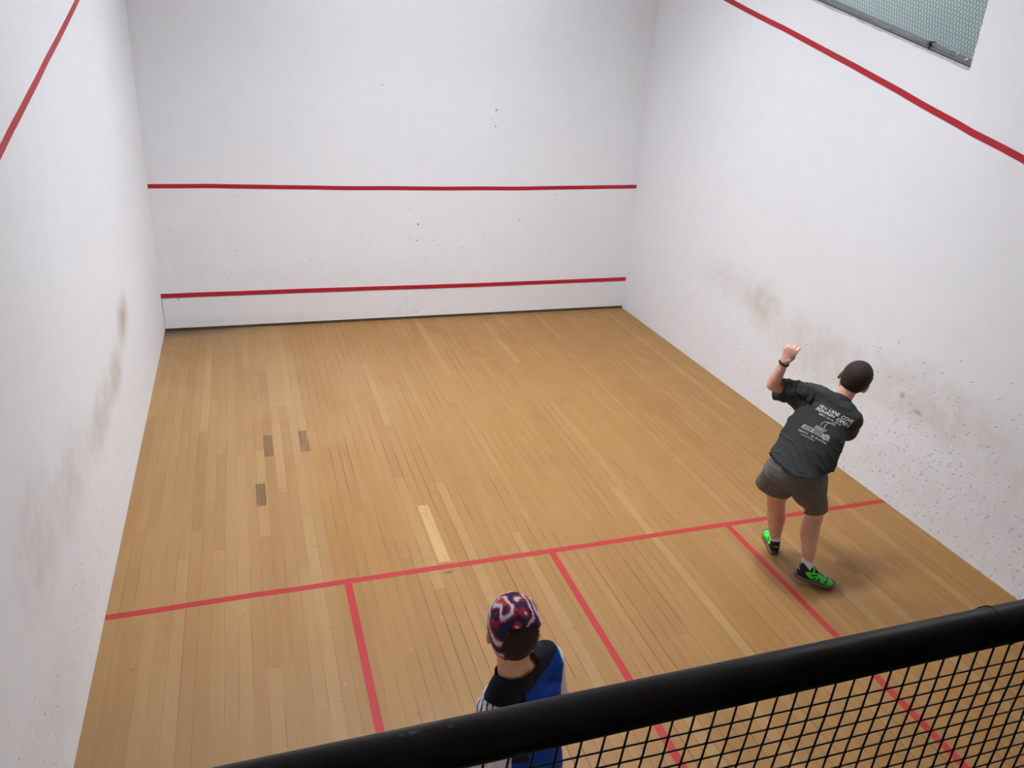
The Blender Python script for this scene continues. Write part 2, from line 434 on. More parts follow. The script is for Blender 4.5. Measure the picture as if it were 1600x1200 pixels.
# bent-tube helper on polylines
def tube_mesh(paths, r, seg=6, closed_ends=True):
    """paths: list of polylines; returns one mesh of round tubes"""
    V, F = [], []
    for pts in paths:
        pts = [Vector(p) for p in pts]
        n = len(pts); k0 = len(V)
        prev = None
        for i, p in enumerate(pts):
            d = (pts[min(i + 1, n - 1)] - pts[max(i - 1, 0)]).normalized()
            if prev is None:
                a = d.orthogonal().normalized()
            else:
                a = (prev - d * prev.dot(d)).normalized()
            prev = a
            b = d.cross(a)
            for j in range(seg):
                th = 2 * math.pi * j / seg
                V.append(p + (a * math.cos(th) + b * math.sin(th)) * r)
        for i in range(n - 1):
            for j in range(seg):
                j2 = (j + 1) % seg
                F.append([k0 + i * seg + j, k0 + i * seg + j2, k0 + (i + 1) * seg + j2, k0 + (i + 1) * seg + j])
        if closed_ends:
            F.append([k0 + j for j in reversed(range(seg))]); F.append([k0 + (n - 1) * seg + j for j in range(seg)])
    return pydata(V, F, 'tube')

# netting of twisted wire over the opening
M_wire = plain('dark_galvanised_wire', (34, 38, 40), 0.5, 0.1, metal=0.3)
M_steel = plain('grey_painted_steel', (118, 120, 122), 0.5, 0.22, 14, 0.2)
M_plaster = plain('broken_plaster_edge', (188, 188, 186), 0.9, 0.22, 22, 0.5)
M_dark_steel = plain('dark_steel', (84, 82, 84), 0.5, 0.2, 20)
net = empty('wire_netting', (W_ + 0.06, OY0, zsill(OY0)), 'dark hexagonal wire netting stretched over the opening high in the right wall', 'netting')
V, F = [], []
HXW = 0.0335                      # width of a cell
hh = HXW / math.sqrt(3)           # side of a cell
def seg_tube(a, b, r=0.0014):
    a = Vector(a); b = Vector(b)
    d = (b - a).normalized(); n1 = Vector((1, 0, 0)); n2 = d.cross(n1)
    k = len(V)
    for p in (a, b):
        for th in (0.5, 2.594, 4.689):
            V.append(p + (n1 * math.cos(th) + n2 * math.sin(th)) * r)
    for j in range(3):
        j2 = (j + 1) % 3
        F.append([k + j, k + j2, k + 3 + j2, k + 3 + j])
XN = W_ + 0.06
slope = math.atan(0.258); cs, sn = math.cos(slope), math.sin(slope)
def netpt(a, b):     # a along the sill, b up the wall; the netting follows the sloping sill
    return (XN, OY0 + a * cs - b * sn, zsill(OY0) + 0.02 + a * sn + b * cs)
rows = int(1.9 / (1.5 * hh)); cols = int(4.6 / HXW)
for rr in range(rows):
    for cc in range(-20, cols):
        a0 = cc * HXW + (HXW / 2 if rr % 2 else 0.0); b0 = rr * 1.5 * hh
        p = [netpt(a0, b0), netpt(a0 + HXW / 2, b0 + hh / 2), netpt(a0 + HXW, b0), netpt(a0 + HXW / 2, b0 + 1.5 * hh)]
        if not (OY0 + 0.002 < p[1][1] < OY1 and p[1][2] < ZT and p[0][1] > OY0): continue
        seg_tube(p[0], p[1]); seg_tube(p[1], p[2]); seg_tube(p[1], p[3], 0.0019)
link('wire_mesh', pydata(V, F, 'net'), M_wire, net)
# bars along the sloping sill
def sill_bar(name, a0, a1, b0, b1, x0, x1, mat, rag=0.0):
    vs, fs = [], []
    n = 60
    for i in range(n + 1):
        yy = a0 + (a1 - a0) * i / n
        jb = rag * noise.noise(Vector((yy * 9, 3.1, 0.4))) + rag * 0.6 * noise.noise(Vector((yy * 31, 1.1, 0.4)))
        for (xx, bb) in ((x0, b0 + jb), (x1, b0 + jb), (x1, b1), (x0, b1)):
            vs.append((xx, yy, zsill(yy) + bb))
    for i in range(n):
        k = 4 * i
        for j in range(4):
            j2 = (j + 1) % 4
            fs.append([k + j, k + j2, k + 4 + j2, k + 4 + j])
    fs.append([3, 2, 1, 0]); fs.append([4 * n, 4 * n + 1, 4 * n + 2, 4 * n + 3])
    return link(name, pydata(vs, fs, name), mat, net)
sill_bar('plaster_edge', OY0, OY1, -0.008, 0.012, W_ - 0.0015, W_ + 0.03, M_plaster, 0.009)
sill_bar('frame_bar', OY0, OY1, 0.012, 0.022, W_ + 0.004, W_ + 0.03, M_dark_steel)
sill_bar('frame_bar', OY0, OY1, 0.024, 0.036, W_ - 0.004, W_ + 0.035, M_steel)
sill_bar('frame_bar', OY0, OY1, 0.044, 0.068, W_ + 0.01, W_ + 0.05, M_steel)
yb = -4.69
bm = bmesh.new()
box_bm(bm, (W_ - 0.012, yb - 0.012, zsill(yb) + 0.015), (W_ + 0.05, yb + 0.012, zsill(yb) + 0.075), 0.003)
bmesh.ops.create_cone(bm, cap_ends=True, segments=6, radius1=0.016, radius2=0.016, depth=0.02, matrix=Matrix.Translation((W_ - 0.015, yb, zsill(yb) + 0.062)) @ Matrix.Rotation(math.pi / 2, 4, 'Y'))
link('clamp', from_bm(bm, 'clamp'), M_dark_steel, net)
for (ya, zb) in ((-4.985, 0.064), (-5.08, 0.052)):
    bm = bmesh.new()
    bmesh.ops.create_uvsphere(bm, u_segments=12, v_segments=8, radius=0.012, matrix=Matrix.Translation((W_ + 0.006, ya, zsill(ya) + zb)))
    link('bolt', from_bm(bm, 'bolt'), plain('pale_bolt', (196, 192, 182), 0.5), net, smooth=True)

# ------------------------------------------------------------------ gallery with its railing
M_gal = plain('gallery_floor_paint', (92, 90, 88), 0.7, 0.1, 8)
boxes('floor', [((-0.25, -13.2, 2.05), (W_ + 2.4, -L_ - 0.1, 2.25))], M_gal, kind='structure').name = 'floor_gallery'
boxes('wall_gallery_back', [((-0.25, -13.3, 2.25), (W_ + 2.4, -13.1, CEIL))], plain('gallery_wall_paint', (96, 98, 104), 0.8, 0.04, 5), kind='structure')
boxes('wall_gallery_left', [((-0.45, -13.2, 0.0), (-0.25, -L_, CEIL))], M_plain_wall, kind='structure')

t = NT('black_enamel_pipe')
x, y, z, v = t.xyz()
n1 = t.noise(v, 18.0, 4.0, 0.65); n2 = t.noise(v, 140.0, 2.0, 0.6)
c = t.mix(t.mr(n1, 0.35, 0.75), lin((12, 11, 13)), lin((26, 25, 28)))
chips = t.mul(t.mx(t.ell(x, y, 1.170, -9.6977, 0.013, 0.0035, 1.0), t.ell(x, y, 1.2045, -9.6984, 0.006, 0.003, 1.0)), t.mr(n2, 0.42, 0.55))
c = t.mix(t.mul(chips, 0.7), c, lin((110, 118, 124)))
M_pipe = t.fin(c, t.mr(n1, 0.3, 0.8, 0.38, 0.52), n1, 0.15, 0.002, 0.5)
M_net_black = plain('black_wire', (16, 11, 11), 0.5, 0.1)

YR, ZR, RR = -9.7, 3.136, 0.0203
guard = empty('guard_railing', (3.2, YR, 2.25), 'black round handrail with wire mesh below it in the foreground', 'railing')
me = tube_mesh([[(-0.24, YR, ZR), (6.39, YR, ZR)]], RR, 48)
link('handrail', me, M_pipe, guard, smooth=False)
for pp in me.polygons: pp.use_smooth = len(pp.vertices) == 4
# mesh wires: one family along the rail, the other leaning
ax_, by_, bz_, bx_ = Vector((0.0232, 0.0002, -0.0004)), -0.0019, -0.0177, -0.0035
O = Vector((1.3292, YR, 3.1052)); B = Vector((bx_, by_, bz_)); A = Vector((0.0232, 0.0, -0.0004))
NR = 44
paths = []
for i in range(-80, 230):
    a = O + A * i + B * (-0.6); b = O + A * i + B * NR
    if a.x < -0.2 or b.x > 6.38: continue
    if b.x < -0.2:
        b = a + (b - a) * ((a.x + 0.2) / (a.x - b.x))
    if a.x > 6.38:
        a = b + (a - b) * ((6.38 - b.x) / (a.x - b.x))
    n = 16
    paths.append([a + (b - a) * k / n + Vector((0, 0.0006 * (-1) ** k, 0)) for k in range(n + 1)])
mesh1 = tube_mesh(paths, 0.00118, 6)
paths = []
for j in range(1, NR + 1):
    base = O + B * j
    i0 = (-0.2 - base.x) / A.x; i1 = (6.38 - base.x) / A.x
    a = base + A * i0; b = base + A * i1
    paths.append([a + (b - a) * k / 60 for k in range(61)])
mesh2 = tube_mesh(paths, 0.00092, 6)
bm = bmesh.new(); bm.from_mesh(mesh1); bm.from_mesh(mesh2)
# drops of paint where wires cross
for i in range(-20, 60):
    for j in range(1, 12):
        p = O + A * i + B * j
        bmesh.ops.create_icosphere(bm, subdivisions=1, radius=0.0018, matrix=Matrix.Translation(p))
link('wire_mesh', from_bm(bm, 'guardmesh'), M_net_black, guard)
zb = O.z + B.z * NR; yb2 = O.y + B.y * NR
link('bottom_rail', tube_mesh([[(-0.24, yb2, zb - 0.008), (6.39, yb2, zb - 0.008)]], 0.014, 20), M_pipe, guard)
for px in (-0.1, 4.6, 6.3):
    link('post', tube_mesh([[(px, YR + 0.012, 2.25), (px, YR, ZR)]], 0.017, 20), M_pipe, guard)
# thin binding wire over the rail
pts = []
for k in range(25):
    th = math.radians(-35 + 250 * k / 24)
    pts.append((1.800 + 0.010 * (k / 24 - .5) * 2 * -1 + 0.004 * math.sin(k * .5), YR - math.cos(th) * (RR + 0.0009), ZR + math.sin(th) * (RR + 0.0009)))
link('binding_wire', tube_mesh([pts], 0.0007, 6), M_net_black, guard)

# ------------------------------------------------------------------ figures: closed pieces fused into one surface
class Blob:
    def __init__(s): s.V = []; s.F = []
    def tube(s, pts, rad, side=(1, 0, 0), seg=20, sub=4, cap=1.0):
        """rounded limb through pts; rad = (a, b) per point, a along 'side' (may be a vector per point)"""
        pts = [Vector(p) for p in pts]
        rad = [(r, r) if not isinstance(r, (tuple, list)) else r for r in rad]
        n = len(pts)
        sides = [Vector(q) for q in side] if isinstance(side[0], (tuple, list, Vector)) else [Vector(side)] * n
        P, Rr, Sd = [], [], []
        for i in range(n - 1):
            p0 = pts[i - 1] if i else pts[0] * 2 - pts[1]
            p1, p2 = pts[i], pts[i + 1]
            p3 = pts[i + 2] if i + 2 < n else p2 * 2 - p1
            for k in range(sub):
                t = k / sub
                P.append(0.5 * ((2 * p1) + (p2 - p0) * t + (2 * p0 - 5 * p1 + 4 * p2 - p3) * t * t + (3 * p1 - p0 - 3 * p2 + p3) * t ** 3))
                e = t * t * (3 - 2 * t)
                Rr.append((rad[i][0] * (1 - e) + rad[i + 1][0] * e, rad[i][1] * (1 - e) + rad[i + 1][1] * e))
                Sd.append(sides[i] * (1 - e) + sides[i + 1] * e)
        P.append(pts[-1]); Rr.append(rad[-1]); Sd.append(sides[-1])
        rings = []
        m = len(P)
        for i in range(m):
            d = (P[min(i + 1, m - 1)] - P[max(i - 1, 0)]).normalized()
            a = Sd[i] - d * Sd[i].dot(d)
            a = a.normalized() if a.length > 1e-5 else d.orthogonal().normalized()
            b = d.cross(a)
            if i == 0:
                for q in (80, 55, 30):
                    q = math.radians(q)
                    rings.append((P[0] - d * math.sin(q) * min(Rr[0]) * cap, a, b, Rr[0][0] * math.cos(q), Rr[0][1] * math.cos(q)))
            rings.append((P[i], a, b, Rr[i][0], Rr[i][1]))
            if i == m - 1:
                for q in (30, 55, 80):
                    q = math.radians(q)
                    rings.append((P[i] + d * math.sin(q) * min(Rr[i]) * cap, a, b, Rr[i][0] * math.cos(q), Rr[i][1] * math.cos(q)))
        k0 = len(s.V)
        for (c, a, b, ra, rb) in rings:
            for j in range(seg):
                th = 2 * math.pi * j / seg
                s.V.append(c + a * (math.cos(th) * ra) + b * (math.sin(th) * rb))
        for i in range(len(rings) - 1):
            for j in range(seg):
                j2 = (j + 1) % seg
                s.F.append([k0 + i * seg + j, k0 + i * seg + j2, k0 + (i + 1) * seg + j2, k0 + (i + 1) * seg + j])
        s.F.append([k0 + j for j in reversed(range(seg))]); s.F.append([k0 + (len(rings) - 1) * seg + j for j in range(seg)])
    def ell(s, c, r, M=None, su=24, sv=16):
        k0 = len(s.V); c = Vector(c)
        M = M or Matrix.Identity(3)
        for i in range(sv + 1):
            ph = math.pi * i / sv
            if i in (0, sv):
                s.V.append(c + M @ Vector((0, 0, r[2] * math.cos(ph)))); continue
            for j in range(su):
                th = 2 * math.pi * j / su
                s.V.append(c + M @ Vector((r[0] * math.sin(ph) * math.cos(th), r[1] * math.sin(ph) * math.sin(th), r[2] * math.cos(ph))))
        idx = lambda i, j: k0 if i == 0 else (k0 + 1 + (sv - 1) * su if i == sv else k0 + 1 + (i - 1) * su + j % su)
        for i in range(sv):
            for j in range(su):
                if i == 0: s.F.append([idx(0, 0), idx(1, j), idx(1, j + 1)])
                elif i == sv - 1: s.F.append([idx(i, j), idx(sv, 0), idx(i, j + 1)])
                else: s.F.append([idx(i, j), idx(i + 1, j), idx(i + 1, j + 1), idx(i, j + 1)])
    def build(s, voxel=0.005, smooth=6, factor=0.5):
        me = pydata(s.V, s.F, 'blob')
        o = bpy.data.objects.new('tmp', me); COL.objects.link(o)
        m = o.modifiers.new('r', 'REMESH'); m.mode = 'VOXEL'; m.voxel_size = voxel
        if smooth:
            q = o.modifiers.new('s', 'SMOOTH'); q.iterations = smooth; q.factor = factor
        dg = bpy.context.evaluated_depsgraph_get()
        out = bpy.data.meshes.new_from_object(o.evaluated_get(dg))
        bpy.data.objects.remove(o)
        return out

def verts(me):
    a = np.empty(len(me.vertices) * 3, dtype=np.float64); me.vertices.foreach_get('co', a); return a.reshape(-1, 3)
def normals(me):
    a = np.empty(len(me.vertices) * 3, dtype=np.float64)
    me.vertices.foreach_get('normal', a); return a.reshape(-1, 3)
def displace(me, fn):
    """move vertices along their normals by fn(Vector) metres"""
    v, n = verts(me), normals(me)
    d = np.array([fn(Vector(p), Vector(q)) for p, q in zip(v, n)])
    v = v + n * d[:, None]
    me.vertices.foreach_set('co', v.ravel()); me.update()
def crease(p, a, b, width):
    ab = b - a; t = max(0.0, min(1.0, (p - a).dot(ab) / ab.length_squared))
    d = (p - (a + ab * t)).length
    return math.exp(-(d / width) ** 2) * min(1.0, 4 * t + 0.2) * min(1.0, 4 * (1 - t) + 0.2)
def open_cut(me, planes, thick=0.003):
    """take the cloth off beyond each plane (point, outward dir, radius around the point) and give the rest a thickness"""
    bm = bmesh.new(); bm.from_mesh(me)
    for (pt, dr, rad) in planes:
        pt = Vector(pt); dr = Vector(dr).normalized()
        near = [f for f in bm.faces if (f.calc_center_median() - pt).length < rad * 1.2]
        geom = set(near)
        for f in near:
            geom.update(f.edges); geom.update(f.verts)
        bmesh.ops.bisect_plane(bm, geom=list(geom), plane_co=pt, plane_no=dr)
        bm.faces.ensure_lookup_table()
        kill = [f for f in bm.faces if (f.calc_center_median() - pt).dot(dr) > 1e-5 and (f.calc_center_median() - pt).length < rad]
        bmesh.ops.delete(bm, geom=kill, context='FACES')
    # drop loose shreds: keep the largest connected piece
    bm.verts.ensure_lookup_table(); bm.verts.index_update()
    seen = [False] * len(bm.verts); best = []
    for v0 in bm.verts:
        if seen[v0.index]: continue
        comp = []; st = [v0]; seen[v0.index] = True
        while st:
            q = st.pop(); comp.append(q)
            for e in q.link_edges:
                o2 = e.other_vert(q)
                if not seen[o2.index]: seen[o2.index] = True; st.append(o2)
        if len(comp) > len(best): best = comp
    bs = set(best)
    bmesh.ops.delete(bm, geom=[v for v in bm.verts if v not in bs], context='VERTS')
    bm.to_mesh(me); bm.free()
    o = bpy.data.objects.new('tmp', me); COL.objects.link(o)
    s = o.modifiers.new('s', 'SOLIDIFY'); s.thickness = thick; s.offset = -1
    dg = bpy.context.evaluated_depsgraph_get()
    out = bpy.data.meshes.new_from_object(o.evaluated_get(dg))
    bpy.data.objects.remove(o)
    return out
def paint(me, fn, name='Col'):
    """store a colour per vertex (pattern of dyed cloth)"""
    ca = me.color_attributes.new(name=name, type='FLOAT_COLOR', domain='POINT')
    v = verts(me)
    out = np.ones((len(v), 4))
    for i, p in enumerate(v): out[i, :3] = fn(Vector(p))
    ca.data.foreach_set('color', out.ravel())
def dyed(name, rough=0.8, scale=300.0, spec=0.2):
    t = NT(name)
    a = t.n('ShaderNodeVertexColor'); a.layer_name = 'Col'
    x, y, z, v = t.xyz()
    nz = t.noise(v, scale, 2.0, 0.6)
    c = t.mix(t.mul(nz, 0.18), a.outputs[0], (0, 0, 0, 1))
    return t.fin(c, rough, nz, 0.08, 0.001, spec)

def skin_mat(name, rgb, red=(176, 96, 82)):
    t = NT(name)
    x, y, z, v = t.xyz()
    n1 = t.noise(v, 9.0, 3.0, 0.6); n2 = t.noise(v, 120.0, 2.0, 0.5)
    c = t.mix(t.mul(t.mr(n1, 0.35, 0.7), 0.5), lin(rgb), lin(red))
    c = t.mix(t.mul(n2, 0.12), c, lin((110, 60, 50)))
    m = t.fin(c, 0.5, n2, 0.05, 0.001, 0.35)
    t.b.inputs['Subsurface Weight'].default_value = 0.08
    t.b.inputs['Subsurface Radius'].default_value = (0.8, 0.3, 0.2)
    t.b.inputs['Subsurface Scale'].default_value = 0.01
    return m

def frame(f, u):
    """3x3 with columns right, forward, up"""
    u = Vector(u).normalized(); f = Vector(f); f = (f - u * f.dot(u)).normalized(); r = f.cross(u)
    M = Matrix((r, f, u)).transposed()
    return M

def head(b, c, M, s=1.08):
    L = lambda x, y, z: Vector(c) + M @ (Vector((x, y, z)) * s)
    e = lambda p, r: b.ell(L(*p), tuple(k * s for k in r), M)
    e((0, -.012, .030), (.079, .098, .090)); e((0, .030, -.035), (.066, .066, .082)); e((0, .052, -.088), (.040, .034, .030))
    e((0, .068, .028), (.058, .026, .022)); e((0, .096, -.018), (.012, .016, .026)); e((0, .104, -.034), (.016, .015, .012))
    e((0, .080, -.068), (.027, .017, .014)); e((.036, .066, -.03), (.022, .022, .02)); e((-.036, .066, -.03), (.022, .022, .02))
    for sg in (-1, 1):
        Me = M @ Matrix.Rotation(sg * 0.45, 3, 'Z')
        b.ell(L(sg * .082, -.004, -.012), (.009 * s, .021 * s, .034 * s), Me)
        b.ell(L(sg * .084, -.016, -.004), (.007 * s, .010 * s, .028 * s), Me)
        b.ell(L(sg * .079, .004, -.038), (.009 * s, .010 * s, .012 * s), Me)
    return L

def hand(b, w, d, n, thumb, s=1.0, curl=0.5, spread=0.10):
    """w wrist, d along the palm, n out of the palm, thumb = side of the thumb; separate bent fingers"""
    w = Vector(w); d = Vector(d).normalized(); n = (Vector(n) - d * Vector(n).dot(d)).normalized()
    t = (Vector(thumb) - d * Vector(thumb).dot(d)); t = (t - n * t.dot(n)).normalized()
    b.tube([w - d * .02, w + d * .02 * s, w + d * .055 * s, w + d * .092 * s], [(.027 * s, .020 * s), (.031 * s, .018 * s), (.040 * s, .016 * s), (.041 * s, .013 * s)], side=t)
    lens = [(.042, .026, .021), (.047, .030, .023), (.044, .028, .022), (.034, .021, .018)]
    for i, ls in enumerate(lens):
        o = (1.5 - i) * .0225 * s
        p = w + d * (.088 - .004 * abs(i - 1)) * s + t * o
        dd = (d + t * (1.5 - i) * spread).normalized()
        pts = [p - dd * .02, p]; a = 0
        for k, l in enumerate(ls):
            a += curl * (0.75, 1.0, 0.6)[k] * (1.0 + 0.12 * i)
            q = dd * math.cos(a) + n * math.sin(a)
            p = p + q * l * s; pts.append(p.copy())
        b.tube(pts, [.0100 * s, .0106 * s, .0100 * s, .0094 * s, .0086 * s], side=t, seg=12, sub=3)
    q0 = w + d * .022 * s + t * .022 * s
    td = (d * .66 + t * .30 + n * .68).normalized(); td2 = (d * .55 - t * .50 + n * .66).normalized()
    b.tube([q0 - td * .01, q0 + td * .038 * s, q0 + td * .038 * s + td2 * .030 * s, q0 + td * .038 * s + td2 * .055 * s], [.016 * s, .0125 * s, .0105 * s, .0088 * s], side=n, seg=12, sub=3)

def hair_shell(name, L, Lr, keep, mat, parent, th=0.006, cen=(0, -.012, .030), rad=(.079, .098, .090), fn=None):
    """close-cropped hair: the back and top of the skull, raised by th"""
    su, sv = 96, 64
    vs, fs = [], []
    def pt(i, j, o):
        ph = math.pi * i / sv; q = 2 * math.pi * (j % su) / su
        return Vector((cen[0] + (rad[0] + o) * math.sin(ph) * math.cos(q), cen[1] + (rad[1] + o) * math.sin(ph) * math.sin(q), cen[2] + (rad[2] + o) * math.cos(ph)))
    bm = bmesh.new()
    vm = {}
    def gv(i, j):
        key = (i, j % su) if 0 < i < sv else (i, 0)
        if key not in vm:
            p = pt(i, j, th)
            if fn: p = fn(p)
            vm[key] = bm.verts.new(L(*p))
        return vm[key]
    for i in range(sv):
        for j in range(su):
            cpt = pt(i + .5, j + .5, 0)
            if not keep(cpt): continue
            q = [gv(i, j), gv(i + 1, j), gv(i + 1, j + 1), gv(i, j + 1)]
            q2 = []
            for k in q:
                if k not in q2: q2.append(k)
            if len(q2) > 2: bm.faces.new(q2)
    bmesh.ops.recalc_face_normals(bm, faces=bm.faces)
    me = from_bm(bm, name)
    o = bpy.data.objects.new('tmp', me); COL.objects.link(o)
    m = o.modifiers.new('s', 'SOLIDIFY'); m.thickness = th * 1.6; m.offset = -1
    dg = bpy.context.evaluated_depsgraph_get()
    out = bpy.data.meshes.new_from_object(o.evaluated_get(dg))
    bpy.data.objects.remove(o)
    return out

def face_bits(parent, L, M, s, hair_m):
    white = plain('eye_white', (222, 216, 210), 0.3, 0.01); iris = plain('eye_iris', (60, 44, 34), 0.3, 0.02)
    lip = plain('lip_skin', (160, 88, 80), 0.5, 0.04)
    for sg in (-1, 1):
        b = bmesh.new()
        bmesh.ops.create_uvsphere(b, u_segments=20, v_segments=14, radius=.0125 * s, matrix=Matrix.Translation(L(sg * .031, .077, .003)))
        me = from_bm(b, 'eye'); o = link('eye', me, [white, iris], parent, smooth=True)
        fwd = M @ Vector((0, 1, 0)); cc = L(sg * .031, .077, .003)
        for p in me.polygons:
            if (p.center - cc).normalized().dot(fwd) > 0.86: p.material_index = 1
        b = Blob(); b.tube([L(sg * .014, .096, .022), L(sg * .032, .093, .028), L(sg * .050, .078, .022)], [.0035, .0045, .003], side=M @ Vector((0, 0, 1)), seg=8)
        link('eyebrow', pydata(b.V, b.F), hair_m, parent, smooth=True)
    b = Blob(); b.tube([L(-.022, .090, -.068), L(0, .0985, -.066), L(.022, .090, -.068)], [(.003, .004), (.006, .006), (.003, .004)], side=M @ Vector((0, 0, 1)), seg=10)
    link('lips', pydata(b.V, b.F), lip, parent, smooth=True)

# ---- shoe, built in its own frame: heel at the origin, toe along +Y
M_black = plain('black_shoe_mesh', (20, 20, 22), 0.6, 0.15, 200)
M_sole = plain('gum_sole', (104, 92, 78), 0.6, 0.08)
M_green = plain('neon_green_shoe', (52, 214, 62), 0.45, 0.05, 60)
M_greylogo = plain('pale_green_tab', (120, 220, 150), 0.5, 0.05)
M_sock = plain('white_sock', (225, 222, 220), 0.85, 0.03, 150, 0.2)
M_lace = plain('black_lace', (18, 18, 18), 0.7, 0.1)
def make_shoe(parent, heel, toe_dir, pitch_up, ankle, side_sign, up_m, dark_m, tab_m, sole_m, toe_bend=0.0):
    """heel: point under the heel; toe_dir horizontal heading; pitch_up: slope of the sole (down towards the toe = negative)"""
    d = Vector(toe_dir).normalized(); r0 = d.cross(Vector((0, 0, 1))).normalized()
    dd = (d * math.cos(pitch_up) + Vector((0, 0, 1)) * math.sin(pitch_up)).normalized(); uu = r0.cross(dd).normalized()
    H = Vector(heel)
    WX = 1.14
    T = lambda x, y, z: H + r0 * (x * WX) + dd * y + uu * z
    Lh = 0.305
    # outline half widths along the foot (inner, outer)
    ys = [0.0, .02, .05, .09, .13, .17, .21, .245, .275, .295, Lh]
    wi = [.018, .030, .036, .034, .033, .039, .047, .049, .043, .030, .012]
    wo = [.018, .030, .037, .038, .040, .047, .053, .053, .045, .031, .012]
    vs, fs = [], []
    for zz, g in ((0.0, .96), (.006, 1.04), (.020, 1.05), (.026, 1.0)):
        lift = lambda y: max(0, (y - .22)) ** 2 * 3.0
        for y_, a in zip(ys, wi): vs.append(T(-a * g * side_sign, y_, zz + lift(y_)))
        for y_, a in reversed(list(zip(ys, wo))): vs.append(T(a * g * side_sign, y_, zz + lift(y_)))
    n = 2 * len(ys)
    for k in range(3):
        for j in range(n):
            fs.append([k * n + j, k * n + (j + 1) % n, (k + 1) * n + (j + 1) % n, (k + 1) * n + j])
    m = len(ys)
    for k0, rev in ((0, 1), (3 * n, 0)):
        for j in range(m - 1):
            f = [k0 + j, k0 + j + 1, k0 + n - 2 - j, k0 + n - 1 - j]
            fs.append(f[::-1] if rev else f)
    me = pydata(vs, fs, 'sole')
    bm = bmesh.new(); bm.from_mesh(me); bmesh.ops.recalc_face_normals(bm, faces=bm.faces); bm.to_mesh(me); bm.free()
    link('sole', me, sole_m, parent, smooth=True)
    # upper
    b = Blob()
    R0 = r0 * side_sign
    b.tube([T(0, .030, .045), T(0, .05, .052), T(.0, .10, .052), T(.003 * side_sign, .15, .048), T(.004 * side_sign, .20, .040), T(.003 * side_sign, .245, .032), T(0, .275, .030)],
           [(a_ * WX, b_) for a_, b_ in ((.030, .030), (.035, .040), (.036, .044), (.041, .038), (.047, .029), (.046, .022), (.034, .017))], side=r0, seg=28)
    b.tube([T(0, .040, .04), T(0, .046, .085), T(0, .052, .100)], [(a_ * WX, b_) for a_, b_ in ((.034, .036), (.033, .042), (.035, .046))], side=r0, seg=28, cap=0.3)
    b.tube([T(0, .10, .06), T(0, .115, .088), T(0, .112, .112)], [(.026, .02), (.022, .014), (.020, .008)], side=r0, seg=20, cap=.4)
    me = b.build(0.0035, 4)
    inv = Matrix((r0 * side_sign, dd, uu))
    mats = [up_m, dark_m, tab_m]
    o = link('upper', me, mats, parent, smooth=True)
    for p in me.polygons:
        q = inv @ (p.center - H)
        x_, y_, z_ = q
        k = 0
        if y_ < .085 + .02 * math.sin(z_ * 60) - z_ * 0.25: k = 1                       # heel counter
        if z_ > .083 and y_ < .105: k = 1                                              # padded collar
        if z_ < .031: k = 1
        if abs(x_) > .02:
            for (ya, yb_, za, zb_, sl) in ((.095, .14, .066, .075, .25), (.115, .135, .042, .054, .5), (.15, .168, .040, .058, -.5), (.205, .23, .044, .056, .6)):
                zz_ = z_ - sl * (y_ - (ya + yb_) / 2)
                if ya < y_ < yb_ and za < zz_ < zb_: k = 1
        if abs(x_) < .016 and .115 < y_ < .21 and z_ > .05: k = 1                      # tongue slot
        if abs(x_) < .018 and .225 < y_ < .25: k = 1
        if y_ < .02 and .072 < z_ < .082 and abs(x_) < .016: k = 2
        if y_ < .02 and .036 < z_ < .041 and abs(x_) < .010: k = 2
        p.material_index = k
    # laces
    paths = []
    for k in range(5):
        yy = .122 + .018 * k; zz = .098 - .0115 * k
        paths.append([T(-.022, yy, zz - .012), T(-.01, yy + .003, zz), T(.01, yy + .009, zz), T(.022, yy + .012, zz - .014)])
        paths.append([T(.022, yy, zz - .012), T(.01, yy + .003, zz + .001), T(-.01, yy + .009, zz + .001), T(-.022, yy + .012, zz - .014)])
    for sg in (-1, 1):
        paths.append([T(0, .118, .100), T(.018 * sg, .124, .112), T(.032 * sg, .134, .106), T(.022 * sg, .134, .096), T(.003 * sg, .122, .100), T(.012 * sg, .14, .1), T(.03 * sg, .15, .090)])
    link('laces', tube_mesh(paths, 0.0022, 6), M_lace, parent, smooth=True)
    # sock
    return T, r0, dd, uu

def sock(parent, T, knee, ankle):
    a = Vector(ankle); k = Vector(knee)
    dn = (k - a).normalized()
    b = Blob()
    b.tube([T(0, .055, .055), T(0, .056, .085), a + dn * .0, a + dn * .028], [(.030, .036), (.032, .038), (.040, .044), (.040, .043)], side=(T(1, 0, 0) - T(0, 0, 0)), seg=28, cap=0.15)
    return link('sock', b.build(0.004, 3), M_sock, parent, smooth=True)

M_skin1 = skin_mat('skin_ruddy', (220, 170, 149), (202, 130, 112))
M_skin2 = skin_mat('skin_warm', (216, 162, 126), (200, 128, 100))

# ================================================================== player in grey
P1 = empty('person', (4.95, -6.05, 0), 'person in dark grey t-shirt and shorts with neon green shoes, left arm raised', 'person')
pel = Vector((4.752, -6.135, 0.90))
c7 = Vector((5.074, -6.036, 1.38))
sL = Vector((4.935, -5.850, 1.378)); sR = Vector((5.113, -6.138, 1.281))
eL = Vector((4.684, -5.768, 1.425)); wL = Vector((4.722, -5.798, 1.622)); 
hipL = Vector((4.675, -6.06, 0.875)); hipR = Vector((4.835, -6.185, 0.875))
kL = Vector((4.848, -5.884, 0.47)); kR = Vector((5.035, -6.105, 0.46))
aL = Vector((4.914, -5.893, 0.125)); aR = Vector((4.925, -6.262, 0.165))
shc = (sL + sR) / 2
rightv = (sR - sL).normalized()
hipr = (hipR - hipL).normalized()
upv = (shc - pel).normalized()
fwdv = upv.cross(rightv).normalized()
hc = Vector((5.206, -5.990, 1.528))
HM = frame((0.66, 0.75, -0.25), (0.33, -0.16, 0.93))
